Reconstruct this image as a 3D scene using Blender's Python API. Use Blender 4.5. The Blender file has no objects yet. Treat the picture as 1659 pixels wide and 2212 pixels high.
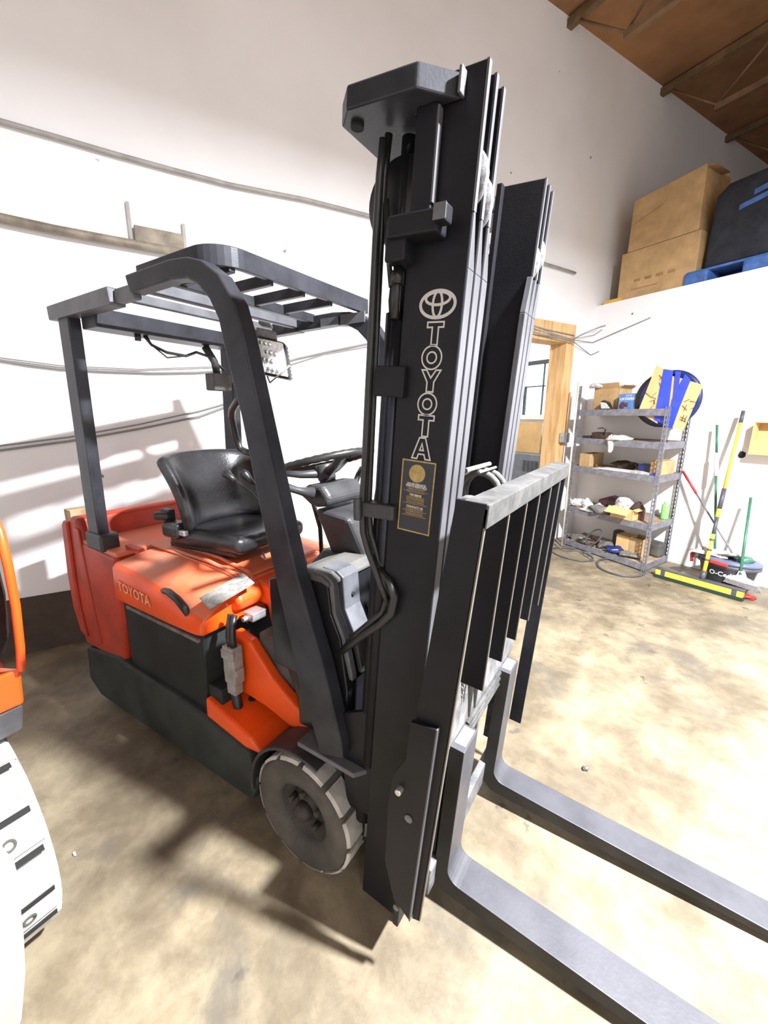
import bpy, bmesh, math, random
from mathutils import Vector as V3, Matrix
import numpy as np
random.seed(4)
SC = bpy.context.scene
COL = SC.collection
# ---------------------------------------------------------------- camera, world, light, exposure
CX, CY, FPX, CAMH = 829.5, 1106.0, 895.85, 1.6
RW = np.array([[0.839275, 0.543695, 0.003801], [0.126191, -0.187986, -0.974031], [-0.528861, 0.817959, -0.226381]])
CAMP = np.array([0.0, 0.0, CAMH])
cam = bpy.data.objects.new('camera', bpy.data.cameras.new('camera'))
COL.objects.link(cam)
cam.data.sensor_fit = 'HORIZONTAL'; cam.data.sensor_width = 36.0
cam.data.lens = FPX / 1659.0 * 36.0
cam.data.clip_start = 0.02
mw = Matrix(((RW[0][0], -RW[1][0], -RW[2][0], 0), (RW[0][1], -RW[1][1], -RW[2][1], 0), (RW[0][2], -RW[1][2], -RW[2][2], CAMH), (0, 0, 0, 1)))
cam.matrix_world = mw
SC.camera = cam
SC.view_settings.view_transform = 'Standard'
SC.view_settings.look = 'None'
SC.view_settings.exposure = 0.12
SC.view_settings.gamma = 1.0
SC.view_settings.use_curve_mapping = False
wd = bpy.data.worlds.new('world'); SC.world = wd; wd.use_nodes = True
wd.node_tree.nodes['Background'].inputs[0].default_value = (0.93, 0.95, 1.0, 1)
wd.node_tree.nodes['Background'].inputs[1].default_value = 0.25
def area(name, loc, size, energy, color, shape='DISK', target=None, spread=math.pi):
    l = bpy.data.lights.new(name, 'AREA'); l.energy = energy; l.size = size; l.color = color; l.shape = shape; l.spread = spread
    o = bpy.data.objects.new(name, l); COL.objects.link(o); o.location = loc
    if target is not None:
        o.rotation_euler = (V3(target) - V3(loc)).to_track_quat('-Z', 'Y').to_euler()
    return o
area('hanging_lamp_light', (1.50, 1.18, 3.75), 0.20, 1060, (0.975, 0.99, 1.03), spread=math.radians(176))
area('upper_wall_fill_light', (3.5, -3.0, 5.1), 1.0, 110, (0.96, 0.98, 1.0))  # added fill for the upper wall, not a known lamp
area('annex_fill_light', (-1.95, 5.9, 3.6), 0.5, 60, (1.0, 0.97, 0.92))  # added lamp that brightens the annex
# ---------------------------------------------------------------- rays: photo pixel -> point on a plane
def ray(x, y): return RW.T @ np.array([x - CX, y - CY, FPX])
def fl(x, y, z=0.0):
    d = ray(x, y); return V3(CAMP + d * (z - CAMH) / d[2])
def py(x, y, Y):
    d = ray(x, y); return V3(CAMP + d * Y / d[1])
def px(x, y, X):
    d = ray(x, y); return V3(CAMP + d * X / d[0])
def pln(x, y, p0, n):
    d = ray(x, y); n = np.array(n, float); return V3(CAMP + d * (n @ (np.array(p0) - CAMP)) / (n @ d))
WD = np.array([0.447943, 0.894062, 0.0]); NL = np.array([WD[1], -WD[0], 0.0]); K0 = np.array([-0.81810, 6.06723, 0.0])
def lw(x, y, off=0.0): return pln(x, y, K0 + NL * off, NL)          # on the left wall, off = out into the room
def bw(x, y, off=0.0): return pln(x, y, K0 - WD * off, WD)          # on the back wall
def RM(s, n, z):                                                    # room frame: s along the left wall from the corner (+ = beyond), n out from it
    return V3(K0 + WD * s + NL * n) + V3((0, 0, z))
def zat(p, x, y):
    d = ray(x, y); q = np.array([p[0], p[1]]); s = (q @ d[:2]) / (d[:2] @ d[:2]); return CAMH + d[2] * s
TILT = math.radians(4.15); MC, MS = math.cos(TILT), math.sin(TILT)
def mp(u, v, w): return V3((-0.499 + u * MC + w * MS, v, 0.026 - u * MS + w * MC))   # mast frame
def uw(x, y, Y):
    p = py(x, y, Y); dx, dz = p.x + 0.499, p.z - 0.026
    return dx * MC - dz * MS, dx * MS + dz * MC
def pt(x, y, u0):                                                   # on a plane parallel to the mast front at depth u0
    return pln(x, y, mp(u0, 0, 0), (MC, 0, -MS))
def wof(p): return (p.x + 0.499) * MS + (p.z - 0.026) * MC
# ---------------------------------------------------------------- mesh builder
class MB:
    def __init__(s): s.v = []; s.f = []; s.sm = []
    def add(s, vs, fs, smooth=False):
        n = len(s.v); s.v += [V3(a) for a in vs]
        for f in fs: s.f.append([i + n for i in f]); s.sm.append(smooth)
        return s
    def hexa(s, p): return s.add(p, [(0, 3, 2, 1), (4, 5, 6, 7), (0, 1, 5, 4), (1, 2, 6, 5), (2, 3, 7, 6), (3, 0, 4, 7)])
    def box(s, a, b):
        (x0, y0, z0), (x1, y1, z1) = a, b
        return s.hexa([(x0, y0, z0), (x1, y0, z0), (x1, y1, z0), (x0, y1, z0), (x0, y0, z1), (x1, y0, z1), (x1, y1, z1), (x0, y1, z1)])
    def obox(s, o, a, b, c):
        o, a, b, c = V3(o), V3(a), V3(b), V3(c)
        return s.hexa([o, o + a, o + a + b, o + b, o + c, o + a + c, o + a + b + c, o + b + c])
    def mbox(s, u0, u1, v0, v1, w0, w1):
        return s.hexa([mp(u0, v0, w0), mp(u1, v0, w0), mp(u1, v1, w0), mp(u0, v1, w0), mp(u0, v0, w1), mp(u1, v0, w1), mp(u1, v1, w1), mp(u0, v1, w1)])
    def prism(s, pts, vec):
        n = len(pts); a = [V3(p) for p in pts]; b = [p + V3(vec) for p in a]
        return s.add(a + b, [list(range(n))[::-1], list(range(n, 2 * n))] + [(i, (i + 1) % n, n + (i + 1) % n, n + i) for i in range(n)])
    def loft(s, loops, caps=True, smooth=False, closed=True):
        n = len(loops[0]); vs = [p for l in loops for p in l]; fs = []
        for k in range(len(loops) - 1):
            for i in range(n if closed else n - 1):
                j = (i + 1) % n; fs.append((k * n + i, k * n + j, (k + 1) * n + j, (k + 1) * n + i))
        s.add(vs, fs, smooth)
        if caps and closed:
            m = len(s.v) - len(vs)
            s.f.append([m + i for i in range(n)][::-1]); s.sm.append(False)
            s.f.append([m + (len(loops) - 1) * n + i for i in range(n)]); s.sm.append(False)
        return s
    def tube(s, path, r, n=10, closed=False):
        P = [V3(p) for p in path]; m = len(P); loops = []; up = None
        rr = r if isinstance(r, (list, tuple)) else [r] * m
        for i in range(m):
            a = P[(i - 1) % m] if (i > 0 or closed) else P[i]; b = P[(i + 1) % m] if (i < m - 1 or closed) else P[i]
            t = (b - a).normalized()
            if up is None:
                up = V3((0, 0, 1)) if abs(t.z) < 0.9 else V3((1, 0, 0))
            up = (up - t * up.dot(t)).normalized(); sd = t.cross(up)
            loops.append([P[i] + (up * math.cos(2 * math.pi * k / n) + sd * math.sin(2 * math.pi * k / n)) * rr[i] for k in range(n)])
        if closed: loops.append(loops[0])
        return s.loft(loops, caps=not closed, smooth=True)
    def cyl(s, a, b, r, n=16, r2=None):
        a, b = V3(a), V3(b); t = (b - a).normalized(); up = V3((0, 0, 1)) if abs(t.z) < 0.9 else V3((1, 0, 0))
        up = (up - t * up.dot(t)).normalized(); sd = t.cross(up); r2 = r if r2 is None else r2
        lp = lambda c, q: [c + (up * math.cos(2 * math.pi * k / n) + sd * math.sin(2 * math.pi * k / n)) * q for k in range(n)]
        return s.loft([lp(a, r), lp(b, r2)], smooth=True)
    def lathe(s, c, axis, prof, n=32, closed=False):
        c = V3(c); t = V3(axis).normalized(); up = V3((0, 0, 1)) if abs(t.z) < 0.9 else V3((1, 0, 0))
        up = (up - t * up.dot(t)).normalized(); sd = t.cross(up)
        loops = [[c + t * h + (up * math.cos(2 * math.pi * k / n) + sd * math.sin(2 * math.pi * k / n)) * max(r, 1e-4) for k in range(n)] for r, h in prof]
        if closed: loops.append(loops[0])
        return s.loft(loops, caps=not closed, smooth=True)
    def ball(s, c, r, n=12, m=8):
        c = V3(c); r = r if isinstance(r, (tuple, list)) else (r, r, r)
        loops = [[c + V3((r[0] * math.sin(math.pi * (j + .02) / (m + .04)) * math.cos(2 * math.pi * i / n), r[1] * math.sin(math.pi * (j + .02) / (m + .04)) * math.sin(2 * math.pi * i / n), -r[2] * math.cos(math.pi * (j + .02) / (m + .04)))) for i in range(n)] for j in range(m + 1)]
        return s.loft(loops, smooth=True)
    def crumple(s, c, r, seed=0, amp=.35, n=14, m=9):
        k0 = len(s.v); s.ball((0, 0, 0), 1, n, m); rg = random.Random(seed)
        ph = [(V3((rg.uniform(-5, 5), rg.uniform(-5, 5), rg.uniform(-5, 5))), rg.uniform(0, 6)) for _ in range(5)]
        for i in range(k0, len(s.v)):
            p = s.v[i]; q = 1 + amp * sum(math.sin(p.dot(a) + b) for a, b in ph) / 3
            s.v[i] = V3((c[0] + p.x * q * r[0], c[1] + p.y * q * r[1], max(c[2] + p.z * q * r[2], c[2] - r[2] * .95)))
        return s
WL = {}
def obj(name, mb, mat, parent=None, bevel=0.0, smooth=None, seg=2, kind=None, subsurf=0):
    me = bpy.data.meshes.new(name)
    lo = V3((min(p.x for p in mb.v), min(p.y for p in mb.v), min(p.z for p in mb.v))); hi = V3((max(p.x for p in mb.v), max(p.y for p in mb.v), max(p.z for p in mb.v)))
    c = (lo + hi) / 2
    if parent is None: c.z = lo.z
    me.from_pydata([p - c for p in mb.v], [], mb.f)
    for p, sm in zip(me.polygons, mb.sm): p.use_smooth = sm if smooth is None else smooth
    bm = bmesh.new(); bm.from_mesh(me); bmesh.ops.recalc_face_normals(bm, faces=bm.faces); bm.to_mesh(me); bm.free()
    if isinstance(mat, (list, tuple)):
        for m_ in mat: me.materials.append(m_)
    else: me.materials.append(mat)
    o = bpy.data.objects.new(name, me); COL.objects.link(o)
    if parent is not None:
        o.parent = parent; o.location = c - WL[parent.name]
    else: o.location = c
    WL[o.name] = c.copy()
    if bevel:
        b = o.modifiers.new('bevel', 'BEVEL'); b.width = bevel; b.segments = seg; b.limit_method = 'ANGLE'; b.angle_limit = math.radians(40)
    if subsurf:
        b = o.modifiers.new('sub', 'SUBSURF'); b.levels = subsurf; b.render_levels = subsurf
    if kind: o['kind'] = kind
    return o
def tag(o, label=None, cat=None, group=None, kind=None):
    if label: o['label'] = label
    if cat: o['category'] = cat
    if group: o['group'] = group
    if kind: o['kind'] = kind
    return o
def thing(name, label, cat, loc, group=None):
    o = bpy.data.objects.new(name, None); COL.objects.link(o); o.location = loc; o.empty_display_size = .1
    WL[o.name] = V3(loc); return tag(o, label, cat, group)
def lab(o, s): o['label'] = s; return o
# ---------------------------------------------------------------- materials
def mat(name, col, rough=0.5, metal=0.0, var=0.0, scale=8.0, bump=0.0, bscale=60.0, col2=None, emit=None, alpha=None, trans=0, stretch=None, thr=None, coat=0):
    m = bpy.data.materials.new(name); m.use_nodes = True; nt = m.node_tree; b = nt.nodes['Principled BSDF']
    b.inputs['Roughness'].default_value = rough; b.inputs['Metallic'].default_value = metal
    b.inputs['Base Color'].default_value = (*col, 1)
    if coat: b.inputs['Coat Weight'].default_value = coat
    if trans: b.inputs['Transmission Weight'].default_value = trans
    tc = nt.nodes.new('ShaderNodeTexCoord'); src = tc.outputs['Object']
    if stretch:
        mpn = nt.nodes.new('ShaderNodeMapping'); mpn.inputs['Scale'].default_value = stretch; nt.links.new(src, mpn.inputs[0]); src = mpn.outputs[0]
    if var or col2:
        n = nt.nodes.new('ShaderNodeTexNoise'); n.inputs['Scale'].default_value = scale; n.inputs['Detail'].default_value = 6; n.inputs['Roughness'].default_value = .6
        nt.links.new(src, n.inputs['Vector'])
        cr = nt.nodes.new('ShaderNodeValToRGB'); t0, t1 = thr or (.35, .65)
        cr.color_ramp.elements[0].position = t0; cr.color_ramp.elements[1].position = t1
        c2 = col2 or tuple(max(0, c * (1 - var)) for c in col)
        cr.color_ramp.elements[0].color = (*c2, 1); cr.color_ramp.elements[1].color = (*(col if col2 else tuple(min(1, c * (1 + var * .6)) for c in col)), 1)
        nt.links.new(n.outputs['Fac'], cr.inputs[0]); nt.links.new(cr.outputs[0], b.inputs['Base Color'])
    if bump:
        n2 = nt.nodes.new('ShaderNodeTexNoise'); n2.inputs['Scale'].default_value = bscale; n2.inputs['Detail'].default_value = 4
        nt.links.new(src, n2.inputs['Vector'])
        bp = nt.nodes.new('ShaderNodeBump'); bp.inputs['Strength'].default_value = bump; bp.inputs['Distance'].default_value = .01
        nt.links.new(n2.outputs['Fac'], bp.inputs['Height']); nt.links.new(bp.outputs[0], b.inputs['Normal'])
    if emit: b.inputs['Emission Color'].default_value = (*emit[0], 1); b.inputs['Emission Strength'].default_value = emit[1]
    return m
M = {}
M['mast'] = mat('mast_black_paint', (.011, .011, .014), .45, .0, .3, 5, .05, 200)
M['mastedge'] = mat('mast_lit_edge', (.10, .10, .11), .5, .2, .35, 12, .05, 150, stretch=(1, 1, .15))  # mast front faces that catch lamplight, painted paler
M['guard'] = mat('guard_grey_paint', (.034, .035, .042), .36, .1, .35, 7, .04, 180)
M['guardlight'] = mat('guard_faded_grey_paint', (.11, .113, .125), .45, .1, .3, 9, .04, 180)
M['black'] = mat('black_paint', (.012, .012, .013), .4, 0, .3, 6)
M['cowl'] = mat('glossy_black_cowl', (.012, .012, .014), .16, 0, .2, 5)
M['plastic'] = mat('dusty_black_plastic', (.030, .030, .032), .5, 0, .35, 10, .05, 300)
M['dustplastic'] = mat('dusty_grey_plastic', (.085, .082, .075), .7, 0, .45, 6)
M['orange'] = mat('orange_paint', (.82, .085, .006), .4, 0, .12, 5, 0, coat=.08)
M['orangetop'] = mat('dusty_orange_paint', (.80, .12, .03), .5, 0, 0, 3.5, col2=(.52, .19, .11), thr=(.40, .68))
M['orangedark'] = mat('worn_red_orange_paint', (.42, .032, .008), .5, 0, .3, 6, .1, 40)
M['battery'] = mat('battery_black_steel', (.022, .026, .026), .5, 0, .35, 4)
M['chassis'] = mat('chassis_dark_grey', (.035, .042, .040), .5, 0, .4, 5)
M['leather'] = mat('black_vinyl', (.020, .020, .022), .33, 0, .3, 9, .12, 90)
M['rubber'] = mat('dusty_rubber', (.075, .068, .058), .8, 0, .35, 7, .2, 120)
M['tread'] = mat('dusty_lit_rubber', (.42, .40, .37), .8, 0, .35, 9, .2, 100)  # dust, plus lamp brightness painted into the tread
M['rim'] = mat('dark_wheel_rim', (.035, .03, .027), .6, .2, .4, 10, .2, 60)
M['fork'] = mat('fork_grey_steel', (.070, .070, .080), .45, .12, .22, 6, .05, 90)
M['forkside'] = mat('fork_shaded_side', (.03, .028, .026), .5, .1, .3, 6)  # shade on the fork sides painted as a darker steel
M['steel'] = mat('bright_steel', (.55, .55, .56), .35, .7, .25, 20, .05, 90)
M['worn'] = mat('scuffed_steel', (.17, .17, .175), .6, .25, .5, 18, .2, 60)
M['silver'] = mat('silver_tape', (.50, .49, .46), .35, .5, .3, 40, .2, 90)
M['grey'] = mat('connector_grey', (.27, .26, .25), .6, 0, .3, 25)
M['letter'] = mat('pale_lettering', (.50, .48, .45), .6)
M['letterorange'] = mat('faded_lettering', (.78, .42, .28), .6, 0, .3, 60)
M['gold'] = mat('gold_print', (.38, .27, .09), .5, .2, .3, 60)
M['darkblue'] = mat('decal_ground', (.018, .019, .026), .5)
M['white'] = mat('white_label', (.72, .72, .70), .6)
M['ink'] = mat('grey_ink', (.22, .22, .22), .7)
M['lens'] = mat('lamp_lens', (.85, .87, .9), .25, .0, .25, 90, .5, 160)
M['led'] = mat('lamp_reflector', (.9, .9, .92), .12, .8)
M['rubberhose'] = mat('black_hose', (.018, .018, .018), .38)
M['cardboard'] = mat('cardboard', (.50, .33, .16), .85, 0, .18, 6, .1, 80)
M['cardlight'] = mat('bright_cardboard', (.66, .43, .19), .85, 0, .12, 6, .1, 80)
M['cardin'] = mat('cardboard_inside', (.33, .20, .09), .9, 0, .2, 6)
M['timber'] = mat('pine_timber', (.70, .46, .22), .75, 0, 0, 3, .15, 30, col2=(.52, .29, .11), stretch=(6, 6, .7), thr=(.36, .56))
M['shelf'] = mat('shelf_grey_steel', (.20, .20, .225), .5, .15, .3, 20, .1, 60)
M['board'] = mat('shelf_particle_board', (.36, .27, .18), .9, 0, .4, 25)
M['yellow'] = mat('yellow_plastic', (.85, .66, .06), .45, 0, .1, 10)
M['yellowwood'] = mat('yellow_handle', (.75, .47, .07), .45, 0, .25, 10, stretch=(8, 8, 1))
M['bristle'] = mat('dark_bristles', (.012, .03, .02), .9)
M['bristlegrey'] = mat('grey_bristles', (.20, .19, .18), .9, 0, .4, 60, .4, 200)
M['green'] = mat('green_handle', (.045, .17, .10), .45, 0, .3, 8)
M['lime'] = mat('lime_plastic', (.25, .62, .18), .4, 0, .2, 30)
M['bucket'] = mat('bucket_grey', (.07, .072, .085), .45, 0, .25, 8)
M['bucketblue'] = mat('bucket_lid_blue_grey', (.12, .14, .22), .4, 0, .2, 8)
M['mop'] = mat('mop_yarn', (.58, .53, .47), .95, 0, .4, 50, .5, 100)
M['red'] = mat('red_plastic', (.42, .03, .03), .45, 0, .3, 20)
M['tapeblue'] = mat('blue_tape', (.03, .06, .62), .45, 0, .2, 12)
M['navy'] = mat('navy_plastic', (.01, .02, .12), .4, 0, .3, 12)
M['blue'] = mat('blue_pallet', (.06, .15, .42), .55, 0, .3, 10)
M['foam'] = mat('black_foam', (.018, .022, .032), .8, 0, .5, 8, .3, 50)
M['bag'] = mat('clear_plastic_bag', (.62, .62, .62), .25, .1, .5, 30, .8, 60)
M['rag'] = mat('dirty_white_rag', (.55, .53, .48), .95, 0, .4, 30, .6, 60)
M['brown'] = mat('dark_brown_junk', (.06, .035, .025), .6, 0, .5, 14, .2, 40)
M['junk'] = mat('grey_junk', (.16, .15, .14), .7, .1, .5, 14, .3, 40)
M['purple'] = mat('maroon_plastic', (.10, .035, .045), .45, 0, .4, 10)
M['bluebox'] = mat('blue_printed_carton', (.10, .23, .52), .5, 0, .3, 14)
M['cable'] = mat('grey_cable', (.22, .22, .22), .6)
M['conduit'] = mat('painted_conduit', (.36, .35, .33), .55, .1, .2, 10)
M['pipe'] = mat('brown_pipe', (.26, .22, .17), .6, .1, .4, 8)
M['ac'] = mat('equipment_grey', (.20, .22, .25), .5, .1, .2, 10)
M['acdark'] = mat('equipment_dark', (.04, .045, .05), .6)
M['frame'] = mat('window_frame_white', (.75, .75, .73), .5)
M['dark'] = mat('dark_gap', (.01, .01, .01), .9)
M['woodblock'] = mat('wood_block', (.36, .26, .15), .85, 0, .4, 10)
M['bar'] = mat('backrest_grey_bar', (.075, .074, .072), .65, .0, .35, 18, .1, 60)
M['edge'] = mat('lit_panel_edge', (.12, .108, .09), .6, 0, .2, 10)  # lit front edges of panels and bars, light put into the colour
M['post'] = mat('lit_edge_cream', (.72, .66, .54), .6, 0, .2, 10)
M['amber'] = mat('amber_lens', (.8, .55, .1), .3)
# window pane: daylight glow beyond
M['sky'] = mat('window_daylight', (.8, .9, .95), .3, emit=((.85, .95, 1), 1.6))
# ---- concrete floor
def floor_mat():
    m = bpy.data.materials.new('stained_concrete'); m.use_nodes = True; nt = m.node_tree; b = nt.nodes['Principled BSDF']; N = nt.nodes.new; Lk = nt.links.new
    tc = N('ShaderNodeTexCoord')
    def noise(sc, det=8, ro=.6, dist=0):
        n = N('ShaderNodeTexNoise'); n.inputs['Scale'].default_value = sc; n.inputs['Detail'].default_value = det; n.inputs['Roughness'].default_value = ro; n.inputs['Distortion'].default_value = dist
        Lk(tc.outputs['Object'], n.inputs['Vector']); return n
    def ramp(n, a, b_, ca, cb):
        r = N('ShaderNodeValToRGB'); r.color_ramp.elements[0].position = a; r.color_ramp.elements[1].position = b_
        r.color_ramp.elements[0].color = (*ca, 1); r.color_ramp.elements[1].color = (*cb, 1); Lk(n.outputs['Fac'], r.inputs[0]); return r
    def mix(fac, a, b_, mode='MIX'):
        x = N('ShaderNodeMix'); x.data_type = 'RGBA'; x.blend_type = mode
        if fac is None: x.inputs[0].default_value = 1
        else: Lk(fac, x.inputs[0])
        Lk(a, x.inputs[6]); Lk(b_, x.inputs[7]); return x.outputs[2]
    base = ramp(noise(1.9, 10, .66, .15), .40, .60, (.165, .134, .088), (.285, .238, .156))
    pale = ramp(noise(6.5, 9, .65, .2), .40, .60, (.70, .68, .66), (1, 1, 1))
    c = mix(None, base.outputs[0], pale.outputs[0], 'MULTIPLY')
    st = ramp(noise(2.6, 7, .62, .4), .54, .66, (0, 0, 0), (1, 1, 1))
    g = N('ShaderNodeRGB'); g.outputs[0].default_value = (.095, .085, .068, 1)
    f1 = N('ShaderNodeMath'); f1.operation = 'MULTIPLY'; f1.inputs[1].default_value = .72; Lk(st.outputs[0], f1.inputs[0])
    c = mix(f1.outputs[0], c, g.outputs[0])
    vr = N('ShaderNodeTexVoronoi'); vr.inputs['Scale'].default_value = 5.5
    mpn = N('ShaderNodeMapping'); mpn.inputs['Rotation'].default_value = (0, 0, .6); mpn.inputs['Scale'].default_value = (1, .55, 1)
    ad = N('ShaderNodeVectorMath'); ad.operation = 'ADD'; nn = noise(9, 3); sc_ = N('ShaderNodeVectorMath'); sc_.operation = 'SCALE'; sc_.inputs['Scale'].default_value = .22
    Lk(nn.outputs['Color'], sc_.inputs[0]); Lk(tc.outputs['Object'], ad.inputs[0]); Lk(sc_.outputs[0], ad.inputs[1]); Lk(ad.outputs[0], mpn.inputs[0]); Lk(mpn.outputs[0], vr.inputs['Vector'])
    r2 = N('ShaderNodeValToRGB'); r2.color_ramp.elements[0].position = .07; r2.color_ramp.elements[1].position = .15; r2.color_ramp.elements[0].color = (1, 1, 1, 1); r2.color_ramp.elements[1].color = (0, 0, 0, 1)
    Lk(vr.outputs['Distance'], r2.inputs[0])
    sp = ramp(noise(1.1, 2), .44, .54, (0, 0, 0), (1, 1, 1)); mm = N('ShaderNodeMath'); mm.operation = 'MULTIPLY'; Lk(r2.outputs[0], mm.inputs[0]); Lk(sp.outputs[0], mm.inputs[1])
    m3 = N('ShaderNodeMath'); m3.operation = 'MULTIPLY'; m3.inputs[1].default_value = .75; Lk(mm.outputs[0], m3.inputs[0])
    dk = N('ShaderNodeRGB'); dk.outputs[0].default_value = (.055, .048, .038, 1)
    c = mix(m3.outputs[0], c, dk.outputs[0])
    Lk(c, b.inputs['Base Color']); b.inputs['Roughness'].default_value = .55
    bp = N('ShaderNodeBump'); bp.inputs['Strength'].default_value = .12; bp.inputs['Distance'].default_value = .01; Lk(noise(45, 5).outputs['Fac'], bp.inputs['Height']); Lk(bp.outputs[0], b.inputs['Normal'])
    return m
def wall_mat(name, col=(.87, .87, .885)):
    m = bpy.data.materials.new(name); m.use_nodes = True; nt = m.node_tree; b = nt.nodes['Principled BSDF']; N = nt.nodes.new; Lk = nt.links.new
    tc = N('ShaderNodeTexCoord'); vr = N('ShaderNodeTexVoronoi'); vr.inputs['Scale'].default_value = 2.6; Lk(tc.outputs['Object'], vr.inputs['Vector'])
    n = N('ShaderNodeTexNoise'); n.inputs['Scale'].default_value = 30; Lk(tc.outputs['Object'], n.inputs['Vector'])
    a = N('ShaderNodeMath'); a.operation = 'MULTIPLY_ADD'; a.inputs[1].default_value = .08; Lk(n.outputs['Fac'], a.inputs[0]); Lk(vr.outputs['Distance'], a.inputs[2])
    r = N('ShaderNodeValToRGB'); r.color_ramp.elements[0].position = .066; r.color_ramp.elements[1].position = .078
    r.color_ramp.elements[0].color = (.25, .235, .22, 1); r.color_ramp.elements[1].color = (*col, 1); Lk(a.outputs[0], r.inputs[0])
    n2 = N('ShaderNodeTexNoise'); n2.inputs['Scale'].default_value = .9; n2.inputs['Detail'].default_value = 6; Lk(tc.outputs['Object'], n2.inputs['Vector'])
    r2 = N('ShaderNodeValToRGB'); r2.color_ramp.elements[0].position = .3; r2.color_ramp.elements[1].position = .6; r2.color_ramp.elements[0].color = (.90, .89, .88, 1); r2.color_ramp.elements[1].color = (1, 1, 1, 1); Lk(n2.outputs['Fac'], r2.inputs[0])
    x = N('ShaderNodeMix'); x.data_type = 'RGBA'; x.blend_type = 'MULTIPLY'; x.inputs[0].default_value = 1; Lk(r.outputs[0], x.inputs[6]); Lk(r2.outputs[0], x.inputs[7]); Lk(x.outputs[2], b.inputs['Base Color'])
    b.inputs['Roughness'].default_value = .75
    bp = N('ShaderNodeBump'); bp.inputs['Strength'].default_value = .08; bp.inputs['Distance'].default_value = .01; Lk(n.outputs['Fac'], bp.inputs['Height']); Lk(bp.outputs[0], b.inputs['Normal'])
    return m
M['floor'] = floor_mat(); M['wall'] = wall_mat('painted_wall')
M['ceil'] = mat('brown_roof_deck', (.34, .17, .075), .85, 0, .35, 1.2, .1, 20)
for k_ in ('mast', 'guard', 'bar', 'edge', 'battery', 'chassis', 'forkside'): M[k_].node_tree.nodes['Principled BSDF'].inputs['Specular IOR Level'].default_value = .2
M['joist'] = mat('rusty_joist', (.20, .12, .06), .6, .1, .3, 6)
# ================================================================ SETTING
def struct(name, mb, m, bevel=0): return tag(obj(name, mb, m, None, bevel), kind='structure')
FAR, NEAR, WIDE, HC = 7.0, -9.0, 9.0, 5.42
b = MB(); b.hexa([RM(FAR, -1.7, -.1), RM(NEAR, -1.7, -.1), RM(NEAR, WIDE, -.1), RM(FAR, WIDE, -.1), RM(FAR, -1.7, 0), RM(NEAR, -1.7, 0), RM(NEAR, WIDE, 0), RM(FAR, WIDE, 0)])
struct('floor', b, M['floor'])
# left wall with the framed opening near the corner
pj0 = lw(1187, 734, 0); pj1 = lw(1243, 705, 0); phead = lw(1243, 703, 0)
def sl(p): return float(np.dot(WD, np.array(p) - K0))
DS1 = sl(pj1)                      # outer edge of the far timber post
S_IN = sl(lw(1222, 740, 0))                  # inner edge of post
S_NR = S_IN - 1.25                 # near edge of opening
ZH = phead.z; ZI = ZH - .21
b = MB()
def wallbox(b, s0, s1, n0, n1, z0, z1): b.hexa([RM(s0, n0, z0), RM(s1, n0, z0), RM(s1, n1, z0), RM(s0, n1, z0), RM(s0, n0, z1), RM(s1, n0, z1), RM(s1, n1, z1), RM(s0, n1, z1)])
wallbox(b, NEAR, S_NR, -.2, 0, 0, HC); wallbox(b, DS1 - .02, FAR, -.2, 0, 0, HC); wallbox(b, S_NR, DS1 - .02, -.2, 0, ZH - .01, HC)
struct('wall_left', b, M['wall'])
b = MB(); wallbox(b, 0, .2, 0, WIDE, 0, 2.92); struct('wall_back', b, M['wall'])
b = MB(); wallbox(b, .2, FAR, 0, WIDE, 2.72, 2.92); struct('floor_mezzanine', b, M['woodblock'])
b = MB(); wallbox(b, FAR, FAR + .2, -.2, WIDE, 0, HC); struct('wall_far', b, M['wall'])
b = MB(); wallbox(b, NEAR - .2, FAR, WIDE, WIDE + .2, 0, HC); struct('wall_right', b, M['wall'])
b = MB(); wallbox(b, NEAR - .2, NEAR, -.2, WIDE, 0, HC); struct('wall_front', b, M['wall'])
# pilaster at the corner above the low wall
ceil = None
b = MB(); wallbox(b, NEAR, FAR, -.2, WIDE, HC, HC + .1); ceil = struct('ceiling', b, M['ceil'])
for k, s0 in enumerate([-2.65, -.93, .79, 2.47, 4.2]):
    b = MB(); wallbox(b, s0 - .035, s0 + .035, 0.0, WIDE, HC - .10, HC - .03)
    wallbox(b, s0 - .03, s0 + .03, .62, WIDE, HC - .57, HC - .51)
    n = .12; up = False
    while n < WIDE - .5:
        n2 = n + .5
        z0, z1 = (HC - .10, HC - .51)
        a_, b_ = (RM(s0, n, z0), RM(s0, n2, z1)) if not up else (RM(s0, n, z1), RM(s0, n2, z0))
        b.tube([a_, b_], .012, 6); n = n2; up = not up
    obj('joist', b, M['joist'], ceil)
# annex behind the opening: end wall facing back along the side wall, with a window
S2 = DS1 + .9
def aw(x, y, off=0.0): return pln(x, y, K0 + WD * (S2 - off), WD)
def nn_(p): return float(np.dot(NL, np.array(p) - K0))
wn0, wn1 = nn_(aw(1080, 800)) - .25, nn_(aw(1188, 800)) + .12
z0, z1 = aw(1160, 906).z, aw(1160, 735).z + .35
b = MB(); wallbox(b, S2, S2 + .1, -2.2, -.2, 0, z0); wallbox(b, S2, S2 + .1, -2.2, -.2, z1, HC); wallbox(b, S2, S2 + .1, -2.2, wn0, z0, z1); wallbox(b, S2, S2 + .1, wn1, -.2, z0, z1); struct('wall_annex', b, M['wall'])
b = MB(); wallbox(b, S_NR - 1.5, S2 + .1, -2.3, -2.2, 0, HC); wallbox(b, S_NR - 1.6, S_NR - 1.5, -2.3, -.2, 0, HC); struct('wall_annex_side', b, M['wall'])
win = MB()
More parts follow.
